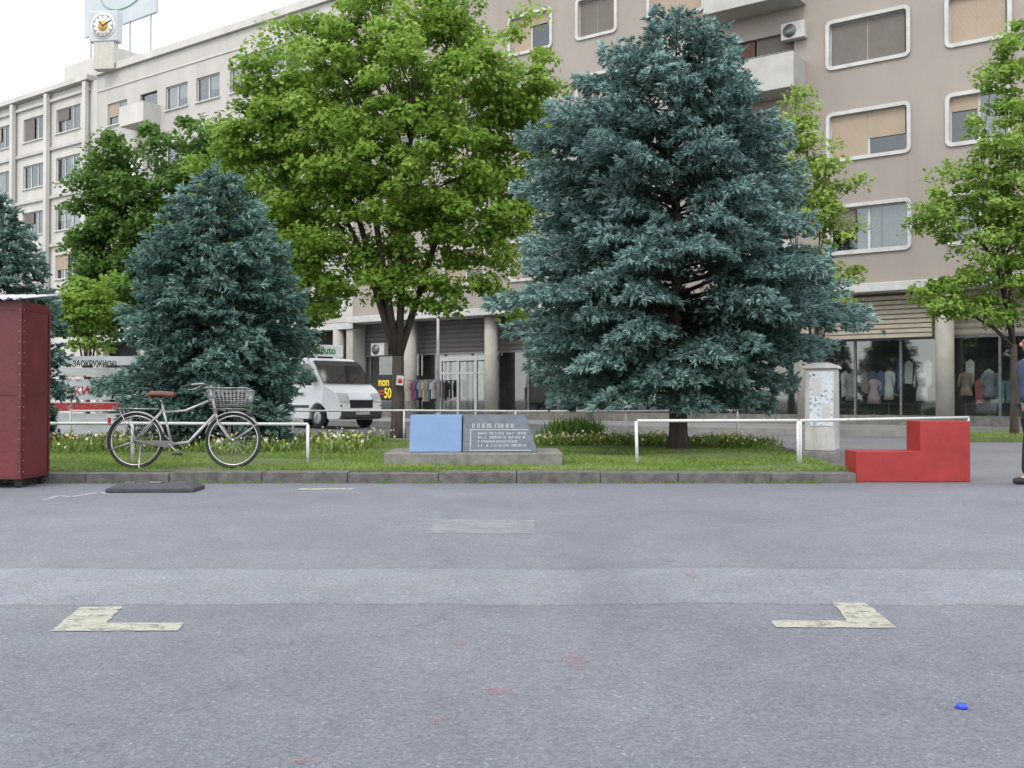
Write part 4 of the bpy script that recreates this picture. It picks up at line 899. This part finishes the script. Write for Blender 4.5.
pa=chain(w,[(-.165,-.23,.905,.026)])
for dy,l_ in ((-.026,.9),(-.009,1.),(.009,.95),(.026,.8)): chain(pa,[(-.18,-.23+dy,.875,.010),(-.19,-.23+dy,.875-.035*l_,.009),(-.18,-.23+dy,.875-.06*l_,.007)])
chain(w,[(-.18,-.205,.915,.010),(-.205,-.205,.89,.009)])
w=chain(3,[(0,.17,1.41,.045),(.07,.23,1.14,.034),(.06,.23,.92,.024)]); pa=chain(w,[(.045,.23,.86,.026)])
for dy,l_ in ((-.026,.9),(-.009,1.),(.009,.95),(.026,.8)): chain(pa,[(.035,.23+dy,.82,.010),(.025,.23+dy,.82-.035*l_,.009),(.015,.23+dy,.82-.06*l_,.007)])
chain(w,[(.02,.2,.88,.010),(0,.2,.85,.009)])
chain(0,[(0,-.09,.88,.085),(-.09,-.10,.50,.055),(-.115,-.10,.09,.04),(-.21,-.10,.045,.035),(-.27,-.10,.04,.025)])
chain(0,[(0,.09,.88,.085),(.05,.10,.49,.055),(.22,.10,.14,.04),(.14,.10,.06,.035),(.08,.10,.04,.025)])
skin('body',bv,be,M_skin)
skin('jacket',[(0,0,.9,.15),(-.01,0,1.1,.14),(-.01,0,1.28,.15),(0,0,1.41,.115),(-.005,0,1.475,.07),(0,-.18,1.4,.08),(-.02,-.245,1.14,.07),(-.09,-.24,1.02,.058),(-.135,-.237,.945,.05),(0,.18,1.4,.08),(.07,.24,1.14,.07),(.063,.24,.93,.055)],[(0,1),(1,2),(2,3),(3,4),(3,5),(5,6),(6,7),(7,8),(3,9),(9,10),(10,11)],M_jk)
skin('trousers',[(0,0,.93,.125),(0,-.09,.84,.105),(-.085,-.10,.50,.08),(-.11,-.10,.10,.072),(0,.09,.84,.105),(.05,.10,.49,.08),(.20,.10,.16,.07)],[(0,1),(1,2),(2,3),(0,4),(4,5),(5,6)],M_tr)
skin('shoe',[(-.09,-.10,.05,.05),(-.18,-.10,.048,.048),(-.28,-.10,.04,.036)],[(0,1),(1,2)],M_black); skin('shoe',[(.24,.10,.09,.05),(.17,.10,.06,.048),(.08,.10,.04,.036)],[(0,1),(1,2)],M_black)
skin('hair',[(.02,0,1.62,.075),(.0,0,1.69,.088),(-.04,0,1.725,.07)],[(0,1),(1,2)],M_hair)
for nm,c_,r_,sc_,m_ in (('nose',(-.122,0,1.625),.018,(1.1,.8,1.4),M_skin),('ear',(-.02,-.09,1.63),.025,(.7,.4,1.2),M_skin),('ear',(-.02,.09,1.63),.025,(.7,.4,1.2),M_skin),('eye',(-.108,-.033,1.65),.012,(1,1,1),M_black),('eye',(-.108,.033,1.65),.012,(1,1,1),M_black),('mouth',(-.112,0,1.588),.02,(.3,1,.2),M_maroon)):
    mb=MB(); mb.ball(c_,r_,6,sc_); mb.build(nm,m_,pr)
# ---------------------------------------------------------------- world, light, camera
w=bpy.data.worlds.new('World'); bpy.context.scene.world=w; w.use_nodes=True; n=w.node_tree.nodes; l=w.node_tree.links
sky=n.new('ShaderNodeTexSky'); sky.sky_type='NISHITA'; sky.sun_disc=False; sky.sun_elevation=R(48); sky.sun_rotation=R(200)
bg=n['Background']; bg.inputs[1].default_value=.10; l.new(sky.outputs[0],bg.inputs[0])
b2=n.new('ShaderNodeBackground'); no=n.new('ShaderNodeTexNoise'); no.inputs['Scale'].default_value=2.2; no.inputs['Detail'].default_value=5; tc=n.new('ShaderNodeTexCoord'); l.new(tc.outputs['Generated'],no.inputs['Vector'])
cr=n.new('ShaderNodeValToRGB'); cr.color_ramp.elements[0].position=.3; cr.color_ramp.elements[0].color=(.84,.88,.94,1); cr.color_ramp.elements[1].position=.65; cr.color_ramp.elements[1].color=(1,1,1,1); l.new(no.outputs['Fac'],cr.inputs[0]); l.new(cr.outputs[0],b2.inputs[0]); b2.inputs[1].default_value=1.95
ad=n.new('ShaderNodeAddShader'); l.new(bg.outputs[0],ad.inputs[0]); l.new(b2.outputs[0],ad.inputs[1]); l.new(ad.outputs[0],n['World Output'].inputs[0])
su=bpy.data.lights.new('sun','SUN'); su.energy=1.5; su.angle=R(16); su.color=(1,.96,.9); so=bpy.data.objects.new('sun',su); C.objects.link(so)
dv=Vector((.28,.62,-.85)); so.rotation_euler=dv.to_track_quat('-Z','Y').to_euler()
cam=bpy.data.cameras.new('camera'); cam.lens=F/1024*36; cam.sensor_width=36; cam.clip_end=1500; co=bpy.data.objects.new('camera',cam); C.objects.link(co)
co.location=(0,0,H); co.rotation_euler=(R(90)+math.atan((HY-384)/F),0,0); bpy.context.scene.camera=co
vs=bpy.context.scene.view_settings; vs.view_transform='Standard'; vs.look='None'; vs.exposure=0
print('twigs',n1,n2,n3)
